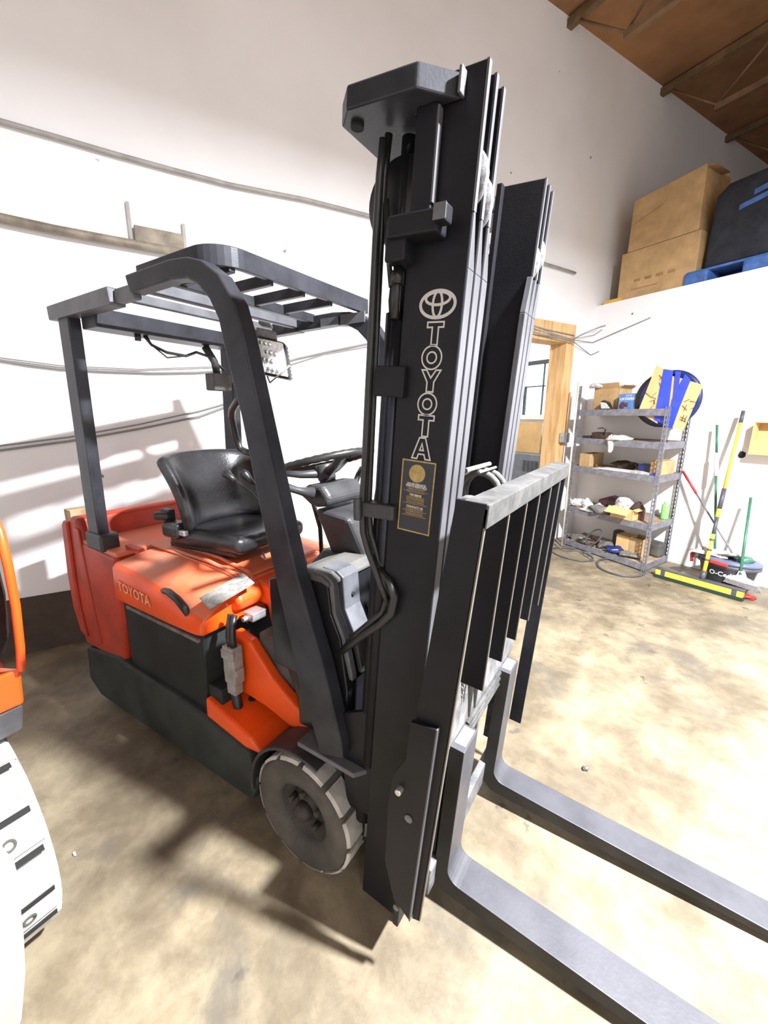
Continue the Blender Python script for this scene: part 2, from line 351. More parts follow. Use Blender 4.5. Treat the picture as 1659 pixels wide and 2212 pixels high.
for (a0, a1, c0, c1) in ((wn0, wn1, z0, z0 + .07), (wn0, wn1, z1 - .05, z1), (wn0, wn0 + .05, z0, z1), (wn1 - .05, wn1, z0, z1)): wallbox(win, S2 - .03, S2 + .08, a0, a1, c0, c1)
wino = struct('window_1', win, M['frame'])
zb = aw(1160, 783).z
for c0, c1 in ((z0 + .07, zb - .03), (zb + .03, z1 - .05)):
    p = MB(); wallbox(p, S2 + .05, S2 + .055, wn0 + .05, wn1 - .05, c0, c1); obj('pane', p, M['sky'], wino)
p = MB(); wallbox(p, S2, S2 + .06, wn0 + .05, wn1 - .05, zb - .03, zb + .03); obj('window_rail', p, M['acdark'], wino)
zb2 = aw(1165, 834).z
for q in ((wn0 + .25, nn_(aw(1176, 834)), zb2 - .008, zb2 + .008),): p = MB(); wallbox(p, S2, S2 + .04, *q); obj('window_latch', p, M['acdark'], wino)
nv = nn_(aw(1169, 860))
p = MB(); wallbox(p, S2 + .01, S2 + .04, nv - .006, nv + .006, z0 + .07, zb); obj('window_stay', p, M['acdark'], wino)
nv = nn_(aw(1131, 860))
p = MB(); wallbox(p, S2 + .01, S2 + .05, nv - .015, nv + .015, z0 + .07, zb2); obj('window_stay', p, M['acdark'], wino)
# timber door frame
dj = MB(); wallbox(dj, S_IN, DS1, -.22, .012, 0, ZI)
do = tag(obj('door_1', dj, M['timber'], None, .004), kind='structure')
p = MB(); wallbox(p, S_NR - .17, DS1, -.22, .015, ZI, ZH); obj('header_beam', p, M['timber'], do, .004)
p = MB(); wallbox(p, S_NR - .17, S_NR, -.22, .012, 0, ZI); obj('jamb_post', p, M['timber'], do, .004)
b = MB(); wallbox(b, NEAR, -2.6, 0, .012, 0, .40); struct('wall_foot_shade_left', b, mat('brown_foot_shade', (.075, .055, .042), .8, 0, .4, 3))  # shade at the foot of the wall, built as a dark brown band
# paint: conduits and cables
def wire(name, pts, r, m, label, cat='cable', n=8):
    b = MB(); b.tube(pts, r, n); return tag(obj(name, b, m), label, cat, {'wall_cable': 'cables on the side wall', 'branch_cable': 'cables fanning out from the door header'}.get(name))
wire('conduit', [lw(x, y, .03) for x, y in ((-60, 242), (0, 261), (130, 298), (250, 333), (370, 366), (497, 399), (660, 431), (806, 468), (1000, 513), (1120, 552), (1243, 590))], .014, M['conduit'], 'long thin painted conduit running high along the white side wall', 'conduit')
pipe = wire('pipe', [lw(x, y, .05) for x, y in ((-60, 459), (0, 470), (120, 496), (250, 520), (395, 546))], .026, M['pipe'], 'thick brownish pipe on the side wall above the forklift roof', 'pipe')
b = MB(); a0, a1 = sl(lw(292, 520, .02)), sl(lw(398, 545, .02)); zz = lw(345, 530, .02).z
wallbox(b, a0, a1, .0, .05, zz - .03, zz + .085); obj('mounting_channel', b, M['pipe'], pipe, .003)
b = MB(); wallbox(b, a0 - .03, a0 - .01, 0, .02, zz, zz + .22); obj('bracket', b, M['conduit'], pipe); b = MB(); wallbox(b, a1, a1 + .02, 0, .02, zz - .02, zz + .16); obj('bracket', b, M['conduit'], pipe)
def sag(pts, off=.02): return [lw(x, y, off) for x, y in pts]
wire('wall_cable', sag([(-40, 770), (0, 778), (60, 788), (130, 797), (220, 802), (330, 806), (420, 805), (480, 801), (560, 800), (640, 775), (720, 757), (815, 738), (1000, 700), (1140, 700), (1180, 712), (1240, 725)]), .007, M['cable'], 'grey cable sagging along the side wall, upper thick one behind the rear pillar')
wire('wall_cable', sag([(-40, 766), (0, 773), (130, 790), (300, 798), (470, 792), (560, 806), (620, 790), (700, 765), (830, 742), (1000, 712), (1150, 722), (1238, 735)]), .004, M['cable'], 'thin grey cable just above the thick one on the side wall')
wire('wall_cable', sag([(-40, 968), (0, 963), (150, 944), (300, 917), (430, 888), (500, 868)]), .005, M['cable'], 'thin cable on the side wall at seat height, upper of the pair')
wire('wall_cable', sag([(-40, 979), (0, 973), (150, 953), (300, 927), (430, 900), (500, 874)]), .007, M['cable'], 'thick cable on the side wall at seat height, lower of the pair')
hb = (1236, 733)
wire('branch_cable', [lw(1150, 704, .05), lw(1200, 722, .05), lw(*hb, .05), lw(1262, 720, .03), bw(1296, 706, .02), bw(1308, 703, .01)], .005, M['cable'], 'grey cable from the timber header to the back wall, topmost of the fan')
wire('branch_cable', [lw(1152, 712, .05), lw(*hb, .06), lw(1276, 725, .03), bw(1283, 724, .02), bw(1300, 712, .01)], .004, M['cable'], 'grey cable from the timber header to the back wall, second of the fan')
wire('branch_cable', [lw(1152, 718, .05), lw(1238, 735, .07), lw(1258, 737, .03), bw(1280, 740, .02), bw(1340, 714, .015), bw(1405, 686, .01)], .005, M['cable'], 'long grey cable rising to the right across the back wall')
wire('branch_cable', [lw(1160, 720, .06), lw(1238, 737, .07), lw(1258, 753, .03), bw(1276, 767, .02), bw(1294, 759, .01)], .005, M['cable'], 'grey cable from the timber header, lowest of the fan, ending in a clip')
b = MB(); c_ = lw(1209, 945, 0)
cs = sl(c_)
jb = MB(); wallbox(jb, DS1 - .13, DS1 - .01, .025, .085, c_.z - .06, c_.z + .06)
jo = tag(obj('junction_box', jb, M['steel'], None, .006), 'small galvanized outlet box screwed to the pine door post', 'outlet box')
b = MB(); b.tube([RM(DS1 - .03, .045, c_.z + .06), RM(DS1 - .03, .045, c_.z + .55)], .009, 8); obj('conduit_stub', b, M['timber'], jo)
# annex equipment
OF = .30
q1 = nn_(aw(1166, 1000, OF)); q0 = q1 - .9; zt = aw(1140, 981, OF).z
eq = thing('electrical_cabinet', 'grey louvred electrical cabinet with yellow label beyond the pine door frame', 'cabinet', RM(S2 - .15, (q0 + q1) / 2, 0))
b = MB(); wallbox(b, S2 - OF, S2 - .02, q0, q1, 0, zt); obj('body', b, M['ac'], eq, .01)
for c in range(4):
    for r in range(9):
        n_0 = q1 - .03 - c * .078; z_ = aw(1140, 995, OF).z - r * .020; b = MB(); wallbox(b, S2 - OF - .005, S2 - OF + .002, n_0 - .062, n_0, z_ - .009, z_); obj('louvre', b, M['acdark'], eq)
yl = aw(1135, 1041, OF)
b = MB(); wallbox(b, S2 - OF - .007, S2 - OF, nn_(yl) - .035, nn_(yl) + .035, yl.z - .07, yl.z + .045); obj('warning_label', b, M['yellow'], eq)
b = MB(); wallbox(b, S2 - OF - .004, S2 - OF, q0 + .2, nn_(yl) - .045, yl.z - .2, yl.z + .06); obj('access_panel', b, M['ac'], eq, .003)
c1_ = aw(1168, 940, .12); b = MB(); wallbox(b, S2 - .12, S2 - .11, nn_(c1_) - .6, nn_(c1_), aw(1135, 977, .12).z, aw(1140, 912, .12).z)
tag(obj('cardboard_sheet', b, M['cardlight']), 'plain cardboard sheet standing on the grey cabinet below the window', 'cardboard')
# ================================================================ FORKLIFT
FK = thing('forklift', 'orange electric forklift with black mast, load backrest and two forks', 'forklift', (-1.2, 1.27, 0))
YN, YF = .85, 1.70
def P(*pts, Y=YN): return [py(x, y, Y) for x, y in pts]
def side(name, pts, w, m, Y=YN, bevel=.006, parent=FK, seg=2): b = MB(); b.prism(P(*pts, Y=Y), (0, w, 0)); return obj(name, b, m, parent, bevel, seg=seg)
def XZ(pts, Y): return [V3((x, Y, z)) for x, z in pts]
def body(name, pts, y0, y1, m, bevel=.006, parent=FK, seg=2):
    b = MB(); b.prism(XZ(pts, y0), (0, y1 - y0, 0)); return obj(name, b, m, parent, bevel, seg=seg)
# chassis side plate and belly
body('chassis', [(-2.53, .33), (-2.56, .13), (-2.44, .06), (-1.17, .10), (-1.13, .20), (-1.17, .33), (-1.44, .37), (-2.1, .385), (-2.15, .40)], .85, 1.69, M['chassis'], .012)
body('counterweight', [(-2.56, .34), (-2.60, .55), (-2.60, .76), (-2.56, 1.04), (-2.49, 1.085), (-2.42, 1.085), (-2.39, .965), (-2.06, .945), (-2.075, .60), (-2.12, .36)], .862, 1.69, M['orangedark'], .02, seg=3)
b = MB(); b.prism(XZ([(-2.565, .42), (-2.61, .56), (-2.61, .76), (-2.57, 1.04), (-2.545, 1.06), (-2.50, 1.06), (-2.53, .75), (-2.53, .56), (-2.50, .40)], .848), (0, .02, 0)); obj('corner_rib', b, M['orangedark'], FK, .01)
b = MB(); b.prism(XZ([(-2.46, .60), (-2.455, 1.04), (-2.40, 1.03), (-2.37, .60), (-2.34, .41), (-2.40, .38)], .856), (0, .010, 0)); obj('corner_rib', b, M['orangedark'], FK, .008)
body('counterweight_deck', [(-2.42, .945), (-2.42, .975), (-2.06, .965), (-2.06, .94)], .87, 1.68, M['orangetop'], .006)
b = MB(); b.box((-2.66, .90, 1.0), (-2.58, 1.02, 1.10)); lab(obj('wood_block', b, M['woodblock'], FK, .004), 'wooden block behind the rear corner')
for (x0, y0) in ((-2.10, .93),):
    b = MB(); b.box((x0, y0, .968), (x0 + .13, y0 + .03, .985)); obj('hood_latch', b, M['orangedark'], FK, .005)
# battery compartment
body('battery_case', [(-2.07, .37), (-2.07, .78), (-1.43, .77), (-1.45, .36)], .875, 1.67, M['battery'], .006)
b = MB(); b.box((-2.02, .862, .70), (-1.45, .876, .716)); obj('battery_lip', b, M['junk'], FK, .002)
b = MB(); b.box((-1.455, .885, .375), (-1.36, 1.08, .505)); obj('battery_stop', b, M['battery'], FK, .004)
# hood: swept cross-section (skirt, shoulder, top) lofted along x
def hood_sec(x, zs, zt, zc, y0=.838):
    return [V3((x, y0 + .006, zs)), V3((x, y0, zs + .012)), V3((x, y0 + .004, zt - .022)), V3((x, y0 + .02, zt)), V3((x, y0 + .10, zt + (zc - zt) * .45)), V3((x, y0 + .16, zt + (zc - zt) * .85)), V3((x, y0 + .20, zc)), V3((x, 1.27, zc)), V3((x, 1.50, zc)), V3((x, 1.66, zt + .01)), V3((x, 1.70, zt - .03)), V3((x, 1.70, zs))]
b = MB(); b.loft([hood_sec(-2.06, .75, .925, .945), hood_sec(-2.03, .742, .93, .955), hood_sec(-1.85, .742, .92, .962), hood_sec(-1.66, .742, .89, .958), hood_sec(-1.5, .745, .845, .94), hood_sec(-1.43, .748, .83, .925), hood_sec(-1.39, .752, .815, .90, .845)], smooth=True)
hood = obj('hood', b, (M['orange'], M['orangetop']), FK)
for i_, p_ in enumerate(hood.data.polygons):
    if i_ < 72 and 3 <= i_ % 12 <= 8: p_.material_index = 1
mo = hood.modifiers.new('b', 'BEVEL'); mo.width = .012; mo.segments = 2; mo.angle_limit = math.radians(50); mo.limit_method = 'ANGLE'
# dusty top panel, ridges, front lip
def on_hood(y): return .962
b = MB(); b.prism([V3((-2.05, 1.03, .958)), V3((-1.86, 1.02, .962)), V3((-1.5, 1.03, .945)), V3((-1.40, 1.04, .915)), V3((-1.40, 1.62, .915)), V3((-2.05, 1.62, .958))], (0, 0, .012)); obj('hood_top_panel', b, M['orangetop'], FK, .008)
for yy in (1.045, 1.10):
    b = MB(); b.tube([V3((-1.9, yy - .01, .972)), V3((-1.6, yy, .966)), V3((-1.42, yy + .01, .933)), V3((-1.395, yy + .01, .90)), V3((-1.388, yy + .01, .84))], .009, 8); obj('hood_ridge', b, M['orangetop'], FK)
b = MB(); b.tube([V3((-1.70, .885, .845)), V3((-1.675, .865, .875)), V3((-1.61, .855, .888)), V3((-1.54, .85, .875)), V3((-1.50, .85, .85)), V3((-1.48, .855, .822))], [.012, .014, .014, .015, .016, .014], 10)
lab(obj('hood_handle', b, M['rubberhose'], FK), 'black grab handle')
b = MB(); b.prism([V3((-1.40, 1.12, .905)), V3((-1.30, 1.12, .885)), V3((-1.27, 1.12, .84)), V3((-1.28, 1.12, .70)), V3((-1.31, 1.12, .69)), V3((-1.33, 1.12, .79)), V3((-1.40, 1.12, .80))], (0, .25, 0)); obj('hood_front_lip', b, M['orange'], FK, .02, seg=3)
b = MB(); b.prism([V3((-1.41, .99, .905)), V3((-1.37, .99, .90)), V3((-1.335, .99, .85)), V3((-1.37, .99, .80)), V3((-1.41, .99, .80))], (0, .14, 0)); obj('hood_front_lip', b, M['orange'], FK, .02, seg=3)
b = MB(); b.box((-1.36, 1.02, .765), (-1.30, 1.09, .80)); b.cyl((-1.34, 1.0, .775), (-1.34, 1.12, .775), .012, 8); obj('hood_latch', b, M['steel'], FK, .003)
# silver label across the hood front
lp = [fl(430, 1283, .925), fl(452, 1306, .925), fl(550, 1262, .925), fl(525, 1245, .925)]
b = MB(); b.prism([lp[0] + V3((0, 0, -.02)), lp[1] + V3((0, 0, -.022)), lp[2] + V3((0, 0, .004)), lp[3] + V3((0, 0, .012))], (0, 0, .004)); lab(obj('hood_label', b, M['silver'], FK), 'scuffed silver label')
# battery cables and connector
for k in range(2):
    b = MB(); b.tube([V3((-1.33 + .02 * k, .94, .83)), V3((-1.325 + .02 * k, .925, .79)), V3((-1.32 + .022 * k, .915, .75)), V3((-1.315 + .022 * k, .915, .71))], .013, 8); obj('battery_cable', b, M['rubberhose'], FK)
b = MB(); b.box((-1.345, .895, .545), (-1.28, .945, .71)); con = lab(obj('battery_connector', b, M['grey'], FK, .006), 'grey plug connector')
for q0_, q1_ in (((-1.352, .90, .585), (-1.273, .94, .615)), ((-1.35, .892, .655), (-1.275, .9, .695)), ((-1.34, .90, .495), (-1.29, .94, .545))): b = MB(); b.box(q0_, q1_); obj('connector_clip', b, M['grey'], con, .003)
b = MB(); b.tube([V3((-1.315, .92, .50)), V3((-1.315, .93, .36)), V3((-1.32, .98, .33))], .02, 8); obj('battery_cable', b, M['rubberhose'], FK)
# step and front frame
b = MB(); b.prism([V3((-1.44, .86, .455)), V3((-1.17, .86, .39)), V3((-1.10, .86, .34)), V3((-1.20, .86, .325)), V3((-1.445, .86, .36))], (0, .30, 0)); st = obj('step', b, M['orange'], FK, .014, seg=3)
b = MB(); b.cyl((-1.30, .99, .425), (-1.30, .99, .432), .018, 12); obj('step_hole', b, M['dark'], st)
b = MB()
ou = [(-1.36, .74), (-1.26, .72), (-1.14, .60), (-1.03, .53), (-.93, .50)]; inn = [(-.93, .46), (-1.05, .42), (-1.18, .45), (-1.28, .46), (-1.36, .46)]
b.prism(XZ(ou + inn, .96), (0, .05, 0)); obj('front_frame', b, M['orange'], FK, .014, seg=3)
b = MB(); b.box((-1.26, 1.01, .40), (-1.06, 1.3, .74)); obj('pedal_box', b, M['dustplastic'], FK, .01)
body('floor_pan', [(-1.40, .40), (-1.40, .45), (-.9, .50), (-.75, .50), (-.75, .40)], 1.05, 1.66, M['black'], .004)
# cowl / dash
CWY = .912
cpx = [(-1.064, 1.05), (-.989, 1.086), (-.898, 1.111), (-.81, 1.104), (-.796, 1.091), (-.785, .992), (-.75, .916), (-.725, .738), (-.74, .52), (-.95, .52), (-.95, .72), (-1.067, .726)]
body('cowl_side', cpx, CWY, CWY + .03, M['cowl'], .006)
body('cowl', [(-1.05, .74), (-1.05, 1.04), (-.90, 1.10), (-.82, 1.095), (-.80, 1.08), (-.79, .99), (-.755, .91), (-.73, .74), (-.745, .50), (-.95, .50)], CWY + .03, 1.64, M['cowl'], .01, seg=3)
body('cowl_corner', [(-1.075, .72), (-1.075, 1.045), (-1.0, 1.08), (-.985, 1.0), (-.985, .74)], .925, 1.0, M['plastic'], .01)
b = MB(); b.prism(XZ([(-.98, 1.085), (-.90, 1.115), (-.82, 1.112), (-.79, 1.095), (-.79, 1.08), (-.82, 1.09), (-.9, 1.09)], CWY - .004), (0, .48, 0)); obj('cowl_top', b, M['dustplastic'], FK, .006, seg=3)
def strip(y0, y1, m, x_off=.006):
    pr = [(-.87, 1.119), (-.81, 1.114), (-.786, 1.098), (-.778, .99), (-.742, .915), (-.716, .80), (-.716, .78), (-.73, .78), (-.76, .90), (-.80, .99), (-.81, 1.09), (-.87, 1.10)]
    b = MB(); b.prism([V3((x + x_off, y0, z)) for x, z in pr], (0, y1 - y0, 0)); return obj('cowl_trim', b, m, FK, .004)
lab(strip(.918, .942, M['guardlight']), 'faded grey painted strip'); s2 = lab(strip(.968, 1.05, M['guardlight']), 'faded grey painted strip')
for z in (1.03, .97): b = MB(); b.cyl((-.79, 1.01, z), (-.768, 1.01, z), .007, 8); obj('bolt', b, M['dark'], s2)
# steering column, wheel
b = MB(); b.loft([[V3((-.99, y, 1.07)) if i < 2 else V3((-.82, y, 1.07)) for i, y in enumerate((1.16, 1.34, 1.34, 1.16))], [V3((-1.02, y, 1.27)) if i < 2 else V3((-.86, y, 1.25)) for i, y in enumerate((1.10, 1.36, 1.36, 1.10))]])
obj('steering_column', b, M['plastic'], FK, .02, seg=3)
b = MB(); b.loft([[V3((-1.08 if i < 2 else -.9, y, 1.03)) for i, y in enumerate((1.12, 1.42, 1.42, 1.12))], [V3((-1.02 if i < 2 else -.84, y, 1.10)) for i, y in enumerate((1.14, 1.38, 1.38, 1.14))]]); obj('column_boot', b, M['plastic'], FK, .015)
b = MB(); b.prism([V3((-1.07, 1.09, 1.31)), V3((-1.05, 1.09, 1.355)), V3((-.97, 1.09, 1.36)), V3((-.935, 1.09, 1.32)), V3((-.94, 1.09, 1.285)), V3((-1.0, 1.09, 1.275))], (0, .22, 0)); ch = obj('column_housing', b, M['plastic'], FK, .018, seg=3)
b = MB(); b.tube([V3((-1.0, 1.08, 1.33)), V3((-1.02, 1.03, 1.345)), V3((-1.03, .99, 1.36)), V3((-1.035, .955, 1.37))], [.022, .013, .012, .014], 10); obj('indicator_stalk', b, M['plastic'], ch)
b = MB(); b.tube([V3((-1.0, 1.33, 1.33)), V3((-1.02, 1.38, 1.36)), V3((-1.03, 1.42, 1.38))], [.012, .012, .014], 10); obj('direction_lever', b, M['plastic'], ch)
wc = V3((-1.07, 1.22, 1.425)); wn = V3((-.28, -.02, 1)).normalized()
wa = V3((0, 1, 0)); wbx = wn.cross(wa).normalized(); wr = .19
b = MB(); n_ = 72; b.tube([wc + (wa * math.cos(2 * math.pi * k / n_) + wbx * math.sin(2 * math.pi * k / n_)) * wr for k in range(n_)], [.0125 + .002 * (k % 2) for k in range(n_)], 8, closed=True); sw = obj('steering_wheel', b, M['rubberhose'], FK)
b = MB(); b.cyl(wc - wn * .07, wc - wn * .01, .035, 16); obj('wheel_hub', b, M['plastic'], sw, .005)
for a_ in (math.pi / 2 * .1, math.pi * .75, math.pi * 1.35):
    b = MB(); e = wc + (wa * math.cos(a_) + wbx * math.sin(a_)) * wr; b.tube([wc - wn * .045, (wc + e) / 2 - wn * .03, e], [.02, .014, .01], 8); obj('wheel_spoke', b, M['plastic'], sw)
b = MB(); b.cyl(wc - wn * .14, wc - wn * .05, .032, 14); obj('steering_shaft', b, M['black'], FK)
# levers behind the leg, hydraulic levers with knobs
b = MB(); b.tube([V3((-1.27, 1.42, .90)), V3((-1.24, 1.38, 1.10)), V3((-1.24, 1.34, 1.22)), V3((-1.27, 1.28, 1.29)), V3((-1.32, 1.20, 1.33))], .010, 8); lab(obj('side_rail', b, M['rubberhose'], FK), 'bent black rod beside the seat')
b = MB(); b.tube([V3((-1.27, 1.32, .90)), V3((-1.27, 1.26, 1.08)), V3((-1.29, 1.20, 1.2))], .010, 8); lab(obj('side_rail', b, M['rubberhose'], FK), 'bent black rod beside the seat')
for (kx, ky, bx_, by_) in ((487, 1022, 545, 1068), (527, 1022, 560, 1060)):
    a0 = py(kx, ky, 1.06 if kx < 500 else 1.10); a1 = py(bx_, by_, 1.09 if kx < 500 else 1.13); a2 = py(bx_ + 26, by_ + 32, 1.11 if kx < 500 else 1.14)
    b = MB(); b.tube([a0, a1, a2], .0055, 8); lv = obj('control_lever', b, M['rubberhose'], FK)
    b = MB(); d = (a1 - a0).normalized(); b.tube([a0 - d * .012, a0 + d * .004, a0 + d * .03, a0 + d * .055], [.012, .019, .014, .009], 10); obj('lever_knob', b, M['black'], lv)
# seat
def grid_solid(fn, nu, nv, th):
    b = MB(); fr = [[V3(fn(i / nu, j / nv)) for i in range(nu + 1)] for j in range(nv + 1)]
    bk = []
    for j in range(nv + 1):
        row = []
        for i in range(nu + 1):
            p = fr[j][i]; du = fr[j][min(i + 1, nu)] - fr[j][max(i - 1, 0)]; dv = fr[min(j + 1, nv)][i] - fr[max(j - 1, 0)][i]
            row.append(p + du.cross(dv).normalized() * th)
        bk.append(row)
    n = nu + 1; vs = [p for r in fr for p in r] + [p for r in bk for p in r]; o = n * (nv + 1); fs = []
    for j in range(nv):
        for i in range(nu):
            a = j * n + i; fs.append((a, a + 1, a + n + 1, a + n)); fs.append((o + a, o + a + n, o + a + n + 1, o + a + 1))
    for i in range(nu):
        fs.append((i, o + i, o + i + 1, i + 1)); a = nv * n + i; fs.append((a, a + 1, o + a + 1, o + a))
    for j in range(nv):
        a = j * n; fs.append((a, a + n, o + a + n, o + a)); a = j * n + nu; fs.append((a, o + a, o + a + n, a + n))
    return b.add(vs, fs, True)
SX, SY = -1.86, 1.285
def back(u, v):
    t = (u - .5) * 2; h = v; y = SY + t * .275 * (1 - .12 * (1 - h) ** 2) ; wrap = .14 * abs(t) ** 4.0 * (.35 + .65 * math.sin(math.pi * min(1, h * .9 + .1)))
    x = SX - .10 * h + wrap - .05 * (1 - t * t) * .6; z = 1.06 + .36 * h - .035 * abs(t) ** 3 * h
    return (x, y, z)
sb = grid_solid(back, 14, 8, .06); seat = obj('seat_back', sb, M['leather'], FK, subsurf=1)
b = MB(); b.box((-1.97, 1.05, 1.10), (-1.90, 1.09, 1.16)); b.tube([V3((-1.96, 1.02, 1.13)), V3((-1.9, 1.06, 1.13))], .022, 8); obj('recline_knob', b, M['plastic'], seat, .008)
def cush(b, x0, x1, y0, y1, z0, z1, slope):
    q = lambda x, y, z: V3((x, y, z + slope * (x - x0)))
    b.hexa([q(x0, y0, z0), q(x1, y0 + .04, z0), q(x1, y1 - .04, z0), q(x0, y1, z0), q(x0, y0, z1), q(x1, y0 + .03, z1 - .01), q(x1, y1 - .03, z1 - .01), q(x0, y1, z1)])
b = MB(); cush(b, -1.92, -1.44, 1.045, 1.53, .985, 1.075, .04); obj('seat_cushion', b, M['leather'], FK, .035, seg=5, smooth=True)
b = MB(); cush(b, -1.95, -1.50, 1.07, 1.50, .965, 1.0, .03); obj('seat_pan', b, M['plastic'], FK, .01)
b = MB(); b.box((-1.93, 1.02, 1.03), (-1.80, 1.10, 1.11)); obj('seat_bolster', b, M['leather'], FK, .025, seg=4)
b = MB(); b.box((-1.83, 1.035, 1.055), (-1.76, 1.06, 1.08)); b.tube([V3((-1.45, 1.22, .985)), V3((-1.41, 1.20, .965))], .006, 6); lab(obj('seat_hardware', b, M['steel'], FK, .003), 'bright buckle and slide lever')
# overhead guard
arch_o = [(-1.64, 2.078), (-1.37, 2.080), (-1.274, 2.071), (-1.203, 2.05), (-1.126, 2.0), (-1.064, 1.918), (-1.034, 1.829), (-.985, 1.622), (-.927, 1.381), (-.866, 1.13), (-.767, .834), (-.705, .60), (-.700, .545)]
arch_i = [(-.800, .515), (-.825, .60), (-.871, .710), (-.936, .989), (-1.014, 1.313), (-1.07, 1.595), (-1.123, 1.785), (-1.143, 1.878), (-1.179, 1.939), (-1.229, 1.985), (-1.284, 2.012), (-1.371, 2.021), (-1.62, 2.017)]
b = MB(); b.prism(XZ(arch_o + arch_i, .85), (0, .055, 0)); ga = lab(obj('guard_leg', b, M['guard'], FK, .008, seg=3), 'near front leg curving into the roof')
b = MB(); b.prism(XZ(arch_o + arch_i, 1.66), (0, .055, 0)); lab(obj('guard_leg', b, M['guard'], FK, .008, seg=3), 'far front leg curving into the roof')
b = MB(); b.prism(XZ([(-2.2, 2.06), (-1.6, 2.075), (-1.6, 2.015), (-2.2, 2.0)], 1.66), (0, .055, 0)); obj('guard_side_rail', b, M['guard'], FK, .006)
b = MB(); b.prism(XZ([(-2.32, 2.062), (-1.772, 2.063), (-1.762, 1.998), (-2.315, 2.003)], .85), (0, .06, 0)); obj('guard_side_rail', b, M['guardlight'], FK, .006)
b = MB(); b.box((-1.765, .87, 2.005), (-1.63, .90, 2.055)); obj('rail_joiner', b, M['guardlight'], FK, .004)
for yy, lb in ((.862, 'near'), (1.675, 'far')):
    b = MB(); b.prism([V3((-2.255, yy, 2.01)), V3((-2.155, yy, 2.01)), V3((-2.19, yy, .955)), V3((-2.30, yy, .955))], (0, .05, 0)); lab(obj('guard_pillar', b, M['guard'], FK, .006), lb + ' rear pillar')
    b = MB(); b.box((-2.31, yy - .012, .955), (-2.15, yy + .075, 1.04)); obj('pillar_foot', b, M['plastic'], FK, .01)
b = MB(); b.box((-2.13, .90, 1.955), (-2.0, 1.68, 2.03)); obj('guard_rear_beam', b, M['guard'], FK, .006)
def xbar(x, z0, z1, y0=.905, y1=1.67, wd=.03, nm='roof_slat', m=M['guardlight']):
    b = MB(); b.box((x - wd / 2, y0, z0), (x + wd / 2, y1, z1)); return obj(nm, b, m, FK, .004)
xbar(-1.80, 2.03, 2.065); xbar(-1.62, 2.03, 2.075); xbar(-1.505, 2.045, 2.085, nm='roof_crossmember', m=M['guard'])
pb = []
R_ = .11; x1, ya = -1.205, .905
for k in range(9):
    a = math.pi * .5 * k / 8; pb.append((x1 - R_ + R_ * math.sin(a), ya + R_ - R_ * math.cos(a)))
outl = [(-1.66, ya)] + pb + [(x1 + .002, 1.72)]; inl = [(p[0] - .022 * (0 if i == 0 else math.sin(min(math.pi / 2, math.pi * .5 * max(0, i - 1) / 8))), p[1] + .022 * math.cos(min(math.pi / 2, math.pi * .5 * max(0, i - 1) / 8))) for i, p in enumerate(outl)]
b = MB(); b.prism([V3((x, y, 2.062)) for x, y in outl + inl[::-1]], (0, 0, .063)); obj('guard_front_bar', b, M['guard'], FK, .003)
for yy in (.98, 1.144, 1.307, 1.473):
    b = MB(); b.box((-1.50, yy - .012, 2.05), (-1.222, yy + .012, 2.088)); obj('roof_slat', b, M['guard'], FK, .003)
b = MB(); b.box((-1.32, 1.655, 2.015), (-1.18, 1.662, 2.06)); b.box((-1.44, 1.652, 2.02), (-1.33, 1.66, 2.055)); lab(obj('guard_sticker', b, M['guardlight'], FK), 'pale worn sticker')
# leg foot plate on the fender
b = MB(); b.prism([V3((-.90, .85, .495)), V3((-.66, .85, .495)), V3((-.60, .93, .495)), V3((-.60, 1.03, .495)), V3((-.90, 1.03, .495))], (0, 0, .018)); fp = obj('leg_foot_plate', b, M['guardlight'], FK, .004)
b = MB(); b.cyl((-.655, .98, .513), (-.655, .98, .527), .017, 6); obj('bolt', b, M['black'], fp)
# grab handle on near leg
b = MB(); b.tube([py(525, 862, .89), py(512, 868, .90), py(502, 884, .92), py(500, 900, .94), py(508, 940, .97), py(518, 968, .99), py(532, 976, .99), py(550, 981, .97)], .012, 10); lab(obj('grab_handle', b, M['rubberhose'], FK), 'black tubular grab handle')
# work light
lc = [py(547, 724, .93), py(614, 738, .98), py(626, 815, .98), py(560, 806, .93)]
ln = (lc[1] - lc[0]).cross(lc[3] - lc[0]).normalized()
if ln.dot(V3(CAMP) - lc[0]) < 0: ln = -ln
wl_ = lc[0]; a_, b_ = lc[1] - lc[0], lc[3] - lc[0]
b = MB(); b.obox(wl_ - ln * .045, a_, b_, ln * .045); lamp = lab(obj('work_light', b, M['black'], FK, .010, seg=3), 'square work light with ribbed lens')
b = MB(); b.obox(wl_ + a_ * .05 + b_ * .05 - ln * .002, a_ * .9, b_ * .9, ln * .006); obj('lens', b, M['lens'], lamp, .004)
b = MB()
for i in range(4):
    for j in range(4):
        if (i + j) % 2 and i in (0, 3): continue
        c = wl_ + a_ * (.22 + .15 * i) + b_ * (.16 + .22 * j) + ln * .006; b.lathe(c, ln, [(.0065, 0), (.006, .0015), (.003, .002)], 10)
obj('reflector', b, M['led'], lamp, kind='stuff')
b = MB()
for i in range(9): b.obox(wl_ + b_ * (.04 + .105 * i) - ln * .065 + a_ * .04, a_ * .92, b_ * .04, ln * .022)
obj('cooling_fin', b, M['black'], lamp, kind='stuff')
b = MB(); b.obox(wl_ + a_ * .1 - b_ * .26 - ln * .03, a_ * .62, b_ * .24, ln * .02); b.obox(wl_ + a_ * .2 - b_ * .45 - ln * .04, a_ * .4, b_ * .10, ln * .03); obj('bracket', b, M['worn'], lamp, .004)
